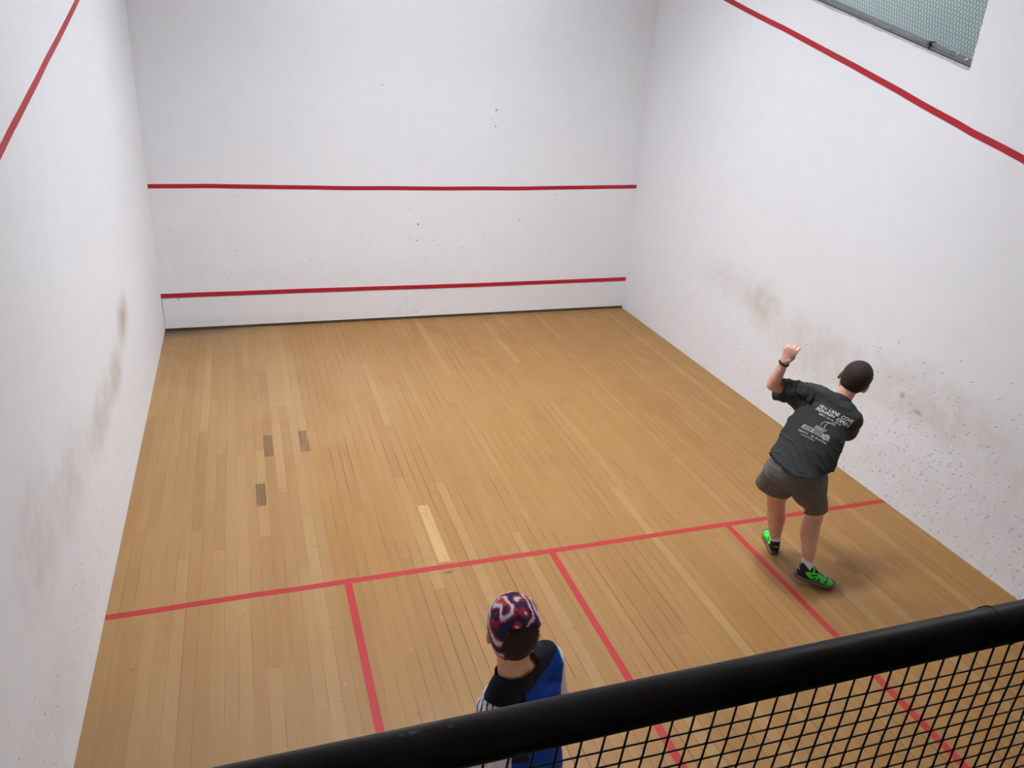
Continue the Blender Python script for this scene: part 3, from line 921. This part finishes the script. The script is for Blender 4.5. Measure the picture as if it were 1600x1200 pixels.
eR = sR + fwdv * 0.27 + upv * -0.06 + rightv * 0.0
wR = eR + fwdv * 0.12 - rightv * 0.20 + upv * 0.02

def legs(b, hipL, hipR, kL, kR, aL, aR, hr, TL, TR, k=1.0):
    for hp, kn, an, T in ((hipL, kL, aL, TL), (hipR, kR, aR, TR)):
        d = (kn - an).normalized()
        back = Vector((0, 0, 1)).cross(hr)         # towards the front of the body
        back = -(T(0, 1, 0) - T(0, 0, 0)).normalized()
        b.tube([hp, hp.lerp(kn, .35), hp.lerp(kn, .75), kn, an.lerp(kn, .80) + back * .012, an.lerp(kn, .60) + back * .014, an.lerp(kn, .32) + back * .004, an.lerp(kn, .12), an],
               [.092 * k, .086 * k, .068 * k, .061 * k, .060 * k, .063 * k, .049 * k, .038 * k, (.035 * k, .038 * k)], side=hr, seg=24)
        b.tube([an, T(0, .05, .06), T(0, .10, .020), T(0, .18, .035), T(0, .24, .03)], [.034, .028, .025, .02, .015], side=hr, seg=16)

shoeL = make_shoe(P1, (4.893, -5.944, 0.0), (0.44, 0.90, 0), 0.0, aL, -1, M_green, M_black, M_greylogo, M_sole)
shoeR = make_shoe(P1, (4.824, -6.270, 0.062), (0.925, -0.38, 0), -0.215, aR, 1, M_green, M_black, M_greylogo, M_sole)
TL, TR = shoeL[0], shoeR[0]
for c_ in P1.children: pass
b = Blob()
b.tube([pel - upv * .03, pel + upv * .10, pel + upv * .28, pel + upv * .42, shc + upv * .02], [(.155, .105), (.145, .10), (.165, .11), (.165, .10), (.10, .07)],
       side=[hipr, hipr, rightv, rightv, rightv], seg=32)
b.tube([sL, shc - fwdv * .0, sR], [.062, .075, .062], side=upv)
b.tube([shc, c7 + fwdv * .022 - upv * .01, hc + HM @ Vector((0, -.035, -.06))], [.066, .058, .062], side=rightv)
b.tube([sL, sL.lerp(eL, .4), sL.lerp(eL, .75), eL], [.064, .055, .049, .043], side=upv)
b.tube([eL, eL.lerp(wL, .25), eL.lerp(wL, .6), wL], [.043, .046, .037, (.030, .025)], side=rightv)
b.tube([sR, sR.lerp(eR, .4), eR], [.064, .054, .044], side=upv)
b.tube([eR, eR.lerp(wR, .3), wR], [.043, .045, (.029, .024)], side=upv)
legs(b, hipL, hipR, kL, kR, aL, aR, hipr, TL, TR, 1.12)
L1 = head(b, hc, HM, 1.20)
hd = (Vector((4.765, -5.80, 1.73)) - wL).normalized()
hand(b, wL, hd, (0.55, 0.55, -0.2), (0.6, -0.55, 0.25), 1.12, 0.90, 0.03)
hand(b, wR, (wR - eR), -upv, fwdv, 1.05, 0.8, 0.05)
me = b.build(0.0042, 5)
link('body', me, M_skin1, P1, smooth=True)
M_hair1 = plain('cropped_dark_hair', (44, 33, 29), 0.85, 0.25, 160, 0.5)
def keep1(p):
    x_, y_, z_ = p
    if y_ > .052 and z_ < .085: return False
    if z_ < -.045 - .010 * math.cos(x_ * 40): return False
    if abs(x_) > .060 and -.030 < y_ < .035 and z_ < .020: return False
    if y_ > .02 and z_ < 0.01: return False
    return True
def nape(p):
    if p.z < 0: p = Vector((p.x * (1 + 0.25 * min(1, -p.z / .05) * .2), p.y - 0.010 * min(1, -p.z / .05), p.z - .018 * min(1, -p.z / .06)))
    return p
link('hair', hair_shell('hair', L1, None, keep1, M_hair1, P1, 0.006, fn=nape), M_hair1, P1, smooth=True)
face_bits(P1, L1, HM, 1.20, M_hair1)
sock(P1, TL, kL, aL); sock(P1, TR, kR, aR)
# wristband
wd = (wL - eL).normalized(); wc = wL - wd * .012
r1_ = Vector(rightv - wd * rightv.dot(wd)).normalized(); r2_ = wd.cross(r1_)
ring = [wc + (r1_ * math.cos(q) * .036 + r2_ * math.sin(q) * .032) + wd * .004 * math.sin(q * 2) for q in [2 * math.pi * k / 40 for k in range(41)]]
bm = bmesh.new()
pr = None
for k in range(40):
    q = 2 * math.pi * k / 40
    n_ = (r1_ * math.cos(q) + r2_ * math.sin(q)).normalized()
    row_ = [bm.verts.new(ring[k] + n_ * a_ + wd * h_) for (a_, h_) in ((-.003, -.008), (.003, -.008), (.004, 0), (.003, .008), (-.003, .008))]
    if pr:
        for j in range(5): bm.faces.new([pr[j], pr[(j + 1) % 5], row_[(j + 1) % 5], row_[j]])
    else: first = row_
    pr = row_
for j in range(5): bm.faces.new([pr[j], pr[(j + 1) % 5], first[(j + 1) % 5], first[j]])
bmesh.ops.recalc_face_normals(bm, faces=bm.faces)
link('wristband', from_bm(bm, 'band'), plain('black_band', (22, 18, 20), 0.5), P1, smooth=True)

# t-shirt
hem_c = pel - upv * 0.03
b = Blob()
b.tube([hem_c - upv * .22 - fwdv * .02, hem_c - upv * .09 - fwdv * .02, hem_c + upv * .01, pel + upv * .12 - fwdv * .005, pel + upv * .28 - fwdv * .01, pel + upv * .42 - fwdv * .008, shc + upv * .025],
       [(.232, .158), (.232, .158), (.230, .158), (.218, .146), (.212, .138), (.192, .118), (.110, .080)], side=[hipr, hipr, hipr, rightv, rightv, rightv, rightv], seg=48, cap=.3)
b.tube([sL, shc, sR], [(.082, .080), (.092, .090), (.088, .086)], side=upv, seg=28)
for q_ in (sL, sR): b.tube([q_ + upv * .012, q_.lerp(c7, .5) + upv * .004 - fwdv * .01, c7 - upv * .03], [(.068, .068), (.070, .070), (.075, .070)], side=upv, seg=24)
b.tube([shc - fwdv * .01, c7 + upv * .0, c7 + (hc - c7) * .45], [(.084, .072), (.074, .066), (.071, .068)], side=rightv, seg=32)
slv = sL.lerp(eL, .80)
b.tube([sL + rightv * .03, sL.lerp(eL, .4) - upv * .012, sL.lerp(eL, .70) - Vector((0, 0, .016)), sL.lerp(eL, .90) - Vector((0, 0, .020))], [(.088, .085), (.084, .080), (.086, .076), (.088, .076)], side=(0, 0, 1), seg=28, cap=.3)
# loose cloth under the arm
b.tube([sL - upv * .10 + rightv * .03, sL.lerp(eL, .35) - upv * .045], [(.07, .07), (.055, .06)], side=upv, seg=20)
b.tube([sR - rightv * .03, sR.lerp(eR, .4), sR.lerp(eR, .80)], [(.086, .084), (.082, .078), (.078, .074)], side=upv, seg=28, cap=.3)
me = b.build(0.0048, 6)
arm_pit = sL - upv * .11 + rightv * .02
cr = []
for k in range(7):
    a0 = arm_pit - fwdv * (.07 + .0 * k) + rightv * (.01 * k) 
    ang = math.radians(20 + k * 15)
    a1 = a0 + (upv * math.sin(ang) + rightv * (math.cos(ang) * .6 - .25)) * (.17 + .015 * k)
    cr.append((a0, a1 - fwdv * .02, .0068 + .001 * (k % 3)))
low = [(pel + rightv * .16 - fwdv * .1 + upv * .10, pel - rightv * .05 - fwdv * .14 + upv * .05, .016), (pel + rightv * .18 - fwdv * .07 + upv * .02, pel + rightv * .02 - fwdv * .15 - upv * .05, .014),
       (pel + rightv * .15 - fwdv * .1 + upv * .17, pel + rightv * .01 - fwdv * .14 + upv * .12, .012), (pel - rightv * .16 - fwdv * .08 + upv * .26, pel - rightv * .02 - fwdv * .13 + upv * .33, .010),
       (pel - rightv * .17 - fwdv * .06 + upv * .19, pel - rightv * .06 - fwdv * .13 + upv * .27, .010)]
slf = [(sL.lerp(eL, .25 + .15 * k) + Vector((-.02, -.06, .07)), sL.lerp(eL, .35 + .14 * k) + Vector((.0, -.07, -.05)), .009) for k in range(4)]
def shirt_fold(p, n):
    d = 0.0
    for a, bb, wd_ in cr: d += .012 * crease(p, a, bb, wd_)
    for a, bb, wd_ in low: d += .009 * crease(p, a, bb, wd_)
    for a, bb, wd_ in slf: d -= .011 * crease(p, a, bb, wd_)
    q = Vector((p.dot(rightv) * 9, p.dot(upv) * 5, p.dot(fwdv) * 9))
    h = max(0.0, min(1.0, 1.0 - (p - pel).dot(upv) / .35))
    d += (.003 + .009 * h) * noise.noise(q) + .0022 * noise.noise(q * 3.1)
    e1 = p.dot(upv) * .85 + p.dot(rightv) * .5
    q2 = Vector((e1 * 17 + 1.5 * noise.noise(p * 5), p.dot(rightv) * 3.5 - p.dot(upv) * 2, p.dot(fwdv) * 3.5))
    d += .0085 * max(0.0, 1 - abs(noise.noise(q2)) * 3.0) ** 2 * (.35 + .65 * max(h, min(1.0, max(0.0, ((sL - p).dot(rightv) + .10) / .10))))
    return d
displace(me, shirt_fold)
def hemline(x):
    x = max(-1.15, min(1.15, x / .2))
    return -.050 + .100 * x * x + .020 * x + .004 * math.sin(x * 9)
bm = bmesh.new(); bm.from_mesh(me)
kill = []
for f in bm.faces:
    q = f.calc_center_median() - pel
    if q.dot(upv) < hemline(q.dot(hipr)): kill.append(f)
bmesh.ops.delete(bm, geom=kill, context='FACES')
for v in bm.verts:
    if v.is_boundary:
        q = v.co - pel
        v.co += upv * (hemline(q.dot(hipr)) - q.dot(upv))
bm.to_mesh(me); bm.free()
hem_n = (-upv * 1.0 + rightv * 0.04 - fwdv * 0.05).normalized()
sl_end = sL.lerp(eL, .83) - Vector((0, 0, .016)); sr_end = sR.lerp(eR, .76)
nk = c7 + (hc - c7) * 0.10 + upv * .012
me = open_cut(me, [(sl_end, (eL - sL) + Vector((-.02, 0, .02)), .13), (sr_end, (eR - sR), .12), (c7 + (hc - c7) * .12 + fwdv * .02, (hc - c7).normalized() + fwdv * .16, .112)], 0.0025)
t = NT('grey_tshirt')
x, y, z, v = t.xyz()
n1 = t.noise(v, 12.0, 3.0, 0.6); n2 = t.noise(v, 500.0, 2.0, 0.5)
c = t.mix(n1, lin((46, 48, 48)), lin((57, 58, 58)))
M_tee = t.fin(c, 0.85, n2, 0.1, 0.001, 0.2)
tee = link('t_shirt', me, M_tee, P1, smooth=True)

# printed lettering on the back, laid on the cloth
bvh = BVHTree.FromObject(tee, bpy.context.evaluated_depsgraph_get()) if False else BVHTree.FromPolygons([v_.co.copy() for v_ in me.vertices], [tuple(p_.vertices) for p_ in me.polygons])
PRINT_O = Vector((4.7111, -6.0493, 1.1802)); PRINT_X = Vector((.1385, -.1961, -.0479)); PRINT_Y = Vector((.1970, .0048, .2141))
pn = -fwdv
M_print = plain('white_shirt_print', (216, 212, 206), 0.7, 0.03)
M_print2 = plain('pale_shirt_print', (176, 172, 166), 0.7, 0.03)
def lay(name, items, mat):
    bm = bmesh.new()
    for it in items:
        tmp = bmesh.new()
        if it[0] == 'text':
            _, body, x0, y0, wd_, ht, sp = it
            cu = bpy.data.curves.new('txt', 'FONT'); cu.body = body; cu.size = 1; cu.offset = sp; cu.align_x = 'LEFT'; cu.resolution_u = 2
            oo = bpy.data.objects.new('txt', cu); COL.objects.link(oo)
            dg = bpy.context.evaluated_depsgraph_get()
            mm = bpy.data.meshes.new_from_object(oo.evaluated_get(dg)); bpy.data.objects.remove(oo)
            tmp.from_mesh(mm)
            xs = [v_.co.x for v_ in tmp.verts]; zs = [v_.co.y for v_ in tmp.verts]
            ax0, ax1, az0, az1 = min(xs), max(xs), min(zs), max(zs)
            for v_ in tmp.verts:
                v_.co = Vector((x0 + (v_.co.x - ax0) / (ax1 - ax0) * wd_, y0 + (v_.co.y - az0) / (az1 - az0) * ht, 0))
        else:
            for poly in it[1]:
                tmp.faces.new([tmp.verts.new((px, py, 0)) for px, py in poly])
        bmesh.ops.triangulate(tmp, faces=tmp.faces)
        for _ in range(6):
            es = [e for e in tmp.edges if e.calc_length() > .035]
            if not es: break
            bmesh.ops.subdivide_edges(tmp, edges=es, cuts=1)
            bmesh.ops.triangulate(tmp, faces=tmp.faces)
        mm = bpy.data.meshes.new('x'); tmp.to_mesh(mm); tmp.free(); bm.from_mesh(mm)
    for v_ in bm.verts:
        p = PRINT_O + PRINT_X * v_.co.x + PRINT_Y * v_.co.y
        hit = bvh.ray_cast(p + pn * .25, -pn, .6)
        if hit[0]: v_.co = hit[0] + pn * .0018
        else: v_.co = p
    return link(name, from_bm(bm, name), mat, tee)
def arc(cx, cy, r, a0, a1, wdt, n=10, sx=1.0, sy=1.0):
    out = []
    for i in range(n):
        t0 = math.radians(a0 + (a1 - a0) * i / n); t1 = math.radians(a0 + (a1 - a0) * (i + 1) / n)
        out.append([(cx + (r - wdt) * math.cos(t0) * sx, cy + (r - wdt) * math.sin(t0) * sy), (cx + r * math.cos(t0) * sx, cy + r * math.sin(t0) * sy),
                    (cx + r * math.cos(t1) * sx, cy + r * math.sin(t1) * sy), (cx + (r - wdt) * math.cos(t1) * sx, cy + (r - wdt) * math.sin(t1) * sy)])
    return out
def rect(x0, y0, x1, y1):
    n = max(1, int((x1 - x0) / .03))
    xs = [x0 + (x1 - x0) * k / n for k in range(n + 1)]
    return [[(a, y0), (b_, y0), (b_, y1), (a, y1)] for a, b_ in zip(xs, xs[1:])]
# print space: x 0..1 across the title, y 0..1 from the foot of the print to its head
lay('printed_title', [('text', '16', 0.02, .895, .10, .095, .018), ('text', 'TH', 0.135, .895, .10, .060, .012), ('text', 'LANE', 0.30, .895, .30, .095, .018), ('text', 'COVE', .67, .895, .33, .095, .018),
                      ('text', 'SQUASH', 0.0, .775, .54, .10, .020), ('text', 'OPEN', .63, .775, .37, .10, .020)], M_print)
lay('printed_date', [('text', 'MAY 12-16, 2018', .18, .70, .64, .05, .012)], M_print)
lay('printed_emblem', [('poly', arc(.52, .53, .13, 60, 215, .025, 12, .75, .8)), ('poly', arc(.62, .55, .13, 110, 235, .03, 10, .7, 1.0)), ('poly', rect(.55, .625, .70, .645)), ('poly', arc(.66, .60, .09, 20, 120, .022, 8)),
                       ('poly', rect(.36, .41, .68, .428)), ('poly', rect(.36, .375, .66, .393)), ('poly', rect(.36, .34, .64, .358))], M_print2)
lay('printed_sponsor_bar', [('poly', rect(.08, .205, .70, .226)), ('poly', rect(.08, .292, .70, .313)), ('poly', rect(.08, .226, .125, .292)), ('poly', rect(.365, .226, .42, .292)), ('poly', rect(.66, .226, .70, .292)),
                            ('poly', rect(.15, .250, .34, .268)), ('poly', rect(.445, .250, .64, .268)), ('poly', arc(.79, .26, .095, -160, 200, .05, 24, 1.0, .85)), ('poly', [[(.74, .27), (.84, .29), (.79, .225)]]), ('poly', rect(.86, .20, .92, .225))], M_print2)
lay('printed_sponsor_name', [('text', 'SMITH', .06, .10, .30, .045, .012), ('text', '& ROSE', .46, .10, .46, .05, .018), ('text', 'LAWYERS', .22, .03, .42, .032, .008)], M_print2)

# shorts
b = Blob()
b.tube([pel + upv * .12, pel - Vector((0, 0, .02)), pel - Vector((0, 0, .10))], [(.190, .136), (.210, .150), (.190, .140)], side=hipr, seg=36, cap=.4)
back1 = -(hipr.cross(Vector((0, 0, 1)))) * -1
dL = (kL - hipL).normalized(); dR = (kR - hipR).normalized()
eLs = hipL + dL * .31; eRs = hipR + dR * .40
outL = -hipr; 
b.tube([hipL, hipL + dL * .12 + outL * .010, hipL + dL * .24 + outL * .030, hipL + dL * .42 + outL * .060], [(.122, .122), (.124, .122), (.138, .124), (.160, .14)], side=hipr, seg=32, cap=.3)
b.tube([hipR, hipR + dR * .14 - hipr * .022, hipR + dR * .26 - hipr * .010, hipR + dR * .46], [(.122, .122), (.130, .120), (.115, .108), (.100, .096)], side=hipr, seg=32, cap=.3)
me = b.build(0.0055, 6)
fwd_h = Vector((0, 0, 1)).cross(hipr)
cro = pel - Vector((0, 0, .17)) - fwd_h * .08
shf = [(cro + Vector((0, 0, .10)), cro - Vector((0, 0, .06)), .011), (cro + hipr * .04, hipR + dR * .20 + hipr * .09 - fwd_h * .10, .014),
       (hipL + dL * .02 - fwd_h * .12 - hipr * .04, hipL + dL * .28 - hipr * .10 - fwd_h * .12, .012), (hipR + dR * .10 - fwd_h * .1 + hipr * .06, hipR + dR * .34 - fwd_h * .1 + hipr * .05, .012)]
def short_fold(p, n):
    d = 0.0
    for i, (a, bb, wd_) in enumerate(shf): d -= (.008 if i < 2 else .007) * crease(p, a, bb, wd_)
    q = Vector((p.x * 9, p.y * 9, p.z * 4))
    return d + .006 * noise.noise(q) + .002 * noise.noise(q * 3)
displace(me, short_fold)
me = open_cut(me, [(hipL + dL * .262, Vector((0, 0, -1)) - hipr * .22 + dL * .3, .25), (hipR + dR * .365, Vector((0, 0, -1)) + hipr * .05 + dR * .5, .21)], .0025)
M_shorts = plain('grey_brown_shorts', (92, 89, 87), 0.85, 0.07, 40, 0.1)
shorts = link('shorts', me, M_shorts, P1, smooth=True)
# back pocket seam
bv2 = BVHTree.FromPolygons([v_.co.copy() for v_ in me.vertices], [tuple(p_.vertices) for p_ in me.polygons])
pth = []
for k in range(13):
    q = hipR + hipr * (-.055 + .12 * k / 12) - Vector((0, 0, .045 + .01 * math.sin(k / 12 * math.pi)))
    h_ = bv2.ray_cast(q - fwd_h * .4, fwd_h, .6)
    if h_[0]: pth.append(h_[0] - fwd_h * .001)
if len(pth) > 3: link('pocket_seam', tube_mesh([pth], .0022, 6), plain('pocket_stitch', (112, 102, 98), .8), shorts, smooth=True)

# ================================================================== player in blue with a patterned headscarf
P2 = empty('person', (1.98, -7.95, 0), 'person in blue, black and white shirt with a red patterned headscarf behind the handrail', 'person')
f2 = Vector((-0.24, 0.97, 0)).normalized(); r2 = f2.cross(Vector((0, 0, 1))).normalized(); U = Vector((0, 0, 1))
pel2 = Vector((1.985, -8.04, .90))
sL2 = Vector((1.855, -8.05, 1.335)); sR2 = Vector((2.090, -7.925, 1.405))
sc2 = (sL2 + sR2) / 2
c72 = Vector((1.930, -8.015, 1.435))
hc2 = Vector((1.930, -7.965, 1.612))
H2 = frame((0.16, 0.95, -0.22), (0.04, 0.15, 0.98))
eL2 = Vector((1.800, -8.10, 1.06)); wL2 = Vector((1.90, -7.93, .88))
eR2 = Vector((2.150, -7.90, 1.13)); wR2 = Vector((2.08, -7.80, .93))
hl2 = pel2 - r2 * .09 - U * .03; hr2 = pel2 + r2 * .09 - U * .03
kl2 = Vector((1.86, -7.90, .50)); kr2 = Vector((2.15, -7.84, .50))
al2 = Vector((1.80, -8.02, .125)); ar2 = Vector((2.20, -7.93, .125))
M_shoe2 = plain('white_court_shoe', (214, 214, 212), .5, .03); M_shoe2d = plain('navy_shoe_trim', (30, 40, 70), .5, .05)
t1 = make_shoe(P2, al2 + Vector((.01, -.06, -.125)), (-.2, .98, 0), 0.0, al2, -1, M_shoe2, M_shoe2d, M_shoe2d, M_sole)[0]
t2 = make_shoe(P2, ar2 + Vector((-.01, -.06, -.125)), (.15, .98, 0), 0.0, ar2, 1, M_shoe2, M_shoe2d, M_shoe2d, M_sole)[0]
b = Blob()
u2 = (sc2 - pel2).normalized()
b.tube([pel2 - U * .03, pel2 + u2 * .12, pel2 + u2 * .30, pel2 + u2 * .43, sc2 + U * .03], [(.150, .100), (.135, .095), (.155, .105), (.155, .095), (.09, .07)], side=r2, seg=32)
b.tube([sL2, sc2, sR2], [.058, .07, .058], side=U)
b.tube([sc2, c72, hc2 + H2 @ Vector((0, -.03, -.07))], [.075, .062, .062], side=r2)
for s_, e_, w_, th in ((sL2, eL2, wL2, r2), (sR2, eR2, wR2, -r2)):
    b.tube([s_, s_.lerp(e_, .4), s_.lerp(e_, .75), e_], [.060, .052, .046, .041], side=r2)
    b.tube([e_, e_.lerp(w_, .25), e_.lerp(w_, .6), w_], [.041, .044, .035, (.029, .024)], side=r2)
    hand(b, w_, (w_ - e_), th, U + f2 * .2, 1.05, .55, .05)
legs(b, hl2, hr2, kl2, kr2, al2, ar2, r2, t1, t2, 1.05)
L2 = head(b, hc2, H2, 1.10)
link('body', b.build(.0045, 5), M_skin2, P2, smooth=True)
M_hair2 = plain('dark_brown_hair', (40, 24, 18), .85, .3, 120, .5)
def keep2h(p):
    x_, y_, z_ = p
    return not ((y_ > .045 and z_ < .085) or z_ < -.058 or (abs(x_) > .060 and -.03 < y_ < .035 and z_ < .01) or (y_ > .02 and z_ < .01))
link('hair', hair_shell('hair', L2, None, keep2h, M_hair2, P2, .007, fn=nape), M_hair2, P2, smooth=True)
face_bits(P2, L2, H2, 1.10, M_hair2)
sock(P2, t1, kl2, al2); sock(P2, t2, kr2, ar2)
# headscarf: covers crown and sides, tied low at the back, hair shows in the gap
def keep_scarf(p):
    x_, y_, z_ = p
    if y_ > .075 and z_ < .055: return False
    if z_ < -.040: return False
    if abs(x_) > .060 and -.03 < y_ < .04 and z_ < -.005: return False
    if y_ > .02 and z_ < .005: return False
    gx = (x_ - .014) / .060; gz = (z_ - .012) / .058
    if y_ < -.04 and (abs(gx) ** 2.4 + abs(gz) ** 2.4) < 1: return False
    return True
def scarf_fn(p):
    q = nape(Vector(p))
    k = 1 + .05 * noise.noise(p * 22) + .02 * noise.noise(p * 60)
    return Vector((q.x * k, q.y * k, q.z * k + (.004 if q.z > .05 else 0)))
me = hair_shell('scarf', L2, None, keep_scarf, None, P2, .012, fn=scarf_fn)
H2i = H2.transposed()
REDS, NAVY, WHT, ORG = lin((150, 30, 44)), lin((40, 28, 66)), lin((205, 198, 214)), lin((176, 56, 36))
def scarf_col(p):
    q = H2i @ (p - hc2)
    w1 = noise.noise(q * 19 + Vector((3, 1, 2))) ; w2 = noise.noise(q * 20 + Vector((9, 4, 7)))
    s = math.sin((q.x * .6 + q.y * .5 - q.z * .9) * 100 + w1 * 5.0)
    if q.y < -.03 and q.z < -.035: return REDS if s < .3 else WHT
    if s > .52: return WHT
    if s < -.55: return NAVY
    return ORG if w2 > .25 else REDS
paint(me, scarf_col)
scarf = link('headscarf', me, dyed('patterned_scarf_cloth', .75), P2, smooth=True)
# small knot at the right of the opening
b = Blob(); b.ell(L2(.062, -.058, .064), (.016, .014, .012)); b.ell(L2(.078, -.045, .050), (.012, .012, .016))
me = b.build(.003, 2); paint(me, lambda p: REDS if noise.noise(p * 60) > -.1 else WHT)
link('scarf_knot', me, bpy.data.materials['patterned_scarf_cloth'], P2, smooth=True)
# shirt
b = Blob()
b.tube([pel2 - U * .10, pel2 + u2 * .05, pel2 + u2 * .18, pel2 + u2 * .32, pel2 + u2 * .43, sc2 + U * .03], [(.192, .135), (.186, .130), (.172, .122), (.176, .122), (.172, .108), (.095, .078)], side=r2, seg=48, cap=.3)
b.tube([sL2, sc2, sR2], [(.070, .068), (.084, .080), (.070, .068)], side=U, seg=28)
for q_ in (sL2, sR2): b.tube([q_, q_.lerp(c72, .5) + U * .012, c72 - U * .015], [(.064, .064), (.068, .068), (.074, .070)], side=U, seg=24)
b.tube([sc2, c72, c72 + (hc2 - c72) * .5], [.092, .076, .070], side=r2, seg=32)
for s_, e_ in ((sL2, eL2), (sR2, eR2)):
    b.tube([s_, s_.lerp(e_, .4), s_.lerp(e_, .9)], [(.076, .076), (.072, .072), (.078, .074)], side=r2, seg=28, cap=.3)
me = b.build(.0045, 7)
displace(me, lambda p, n: .007 * noise.noise(Vector((p.x * 7, p.y * 7, p.z * 4))) + .003 * noise.noise(p * 20))
me = open_cut(me, [(pel2 - U * .11, -U, .33), (sL2.lerp(eL2, .86), eL2 - sL2, .12), (sR2.lerp(eR2, .86), eR2 - sR2, .12), (c72 + (hc2 - c72) * .16, (hc2 - c72).normalized() - r2 * .05, .098)], .0025)
BLUE, BLK, WH = lin((7, 58, 148)), lin((14, 18, 26)), lin((214, 212, 212))
def shirt2(p):
    q = p - sc2
    x_ = q.dot(r2); y_ = q.dot(f2); z_ = q.z
    zs = z_ - x_ * .22            # the shoulders are not level
    if x_ > .175 + max(0, -z_ - .05) * .0 and y_ > -.15:
        return WH
    if x_ < -.085 + min(0, 0) and (p - sL2).dot((eL2 - sL2).normalized()) > -.035 and x_ < -.105:
        d = (p - sL2).dot((eL2 - sL2).normalized())
        s = math.sin((q.dot(f2) * .9 - x_ * .5 + d * .25) * 250)
        return WH if (s > -.55 or d > .12) else lin((52, 54, 60))
    if zs > .050: return BLK
    if -.145 < x_ < -.040 and z_ > -.26: return BLK
    return BLUE
paint(me, shirt2)
link('sports_shirt', me, dyed('sports_shirt_cloth', .75), P2, smooth=True)
b = Blob()
b.tube([pel2 + U * .05, pel2 - U * .03, pel2 - U * .10], [(.165, .115), (.175, .125), (.165, .12)], side=r2, seg=36, cap=.4)
d1 = (kl2 - hl2).normalized(); d2 = (kr2 - hr2).normalized()
for h_, d_ in ((hl2, d1), (hr2, d2)):
    b.tube([h_, h_ + d_ * .15, h_ + d_ * .42], [.105, .104, .10], side=r2, seg=28, cap=.3)
me = b.build(.006, 6)
displace(me, lambda p, n: .006 * noise.noise(p * 8))
me = open_cut(me, [(hl2 + d1 * .37, d1, .16), (hr2 + d2 * .37, d2, .16)], .0025)
link('shorts', me, plain('black_shorts', (30, 30, 34), .85, .08, 40), P2, smooth=True)
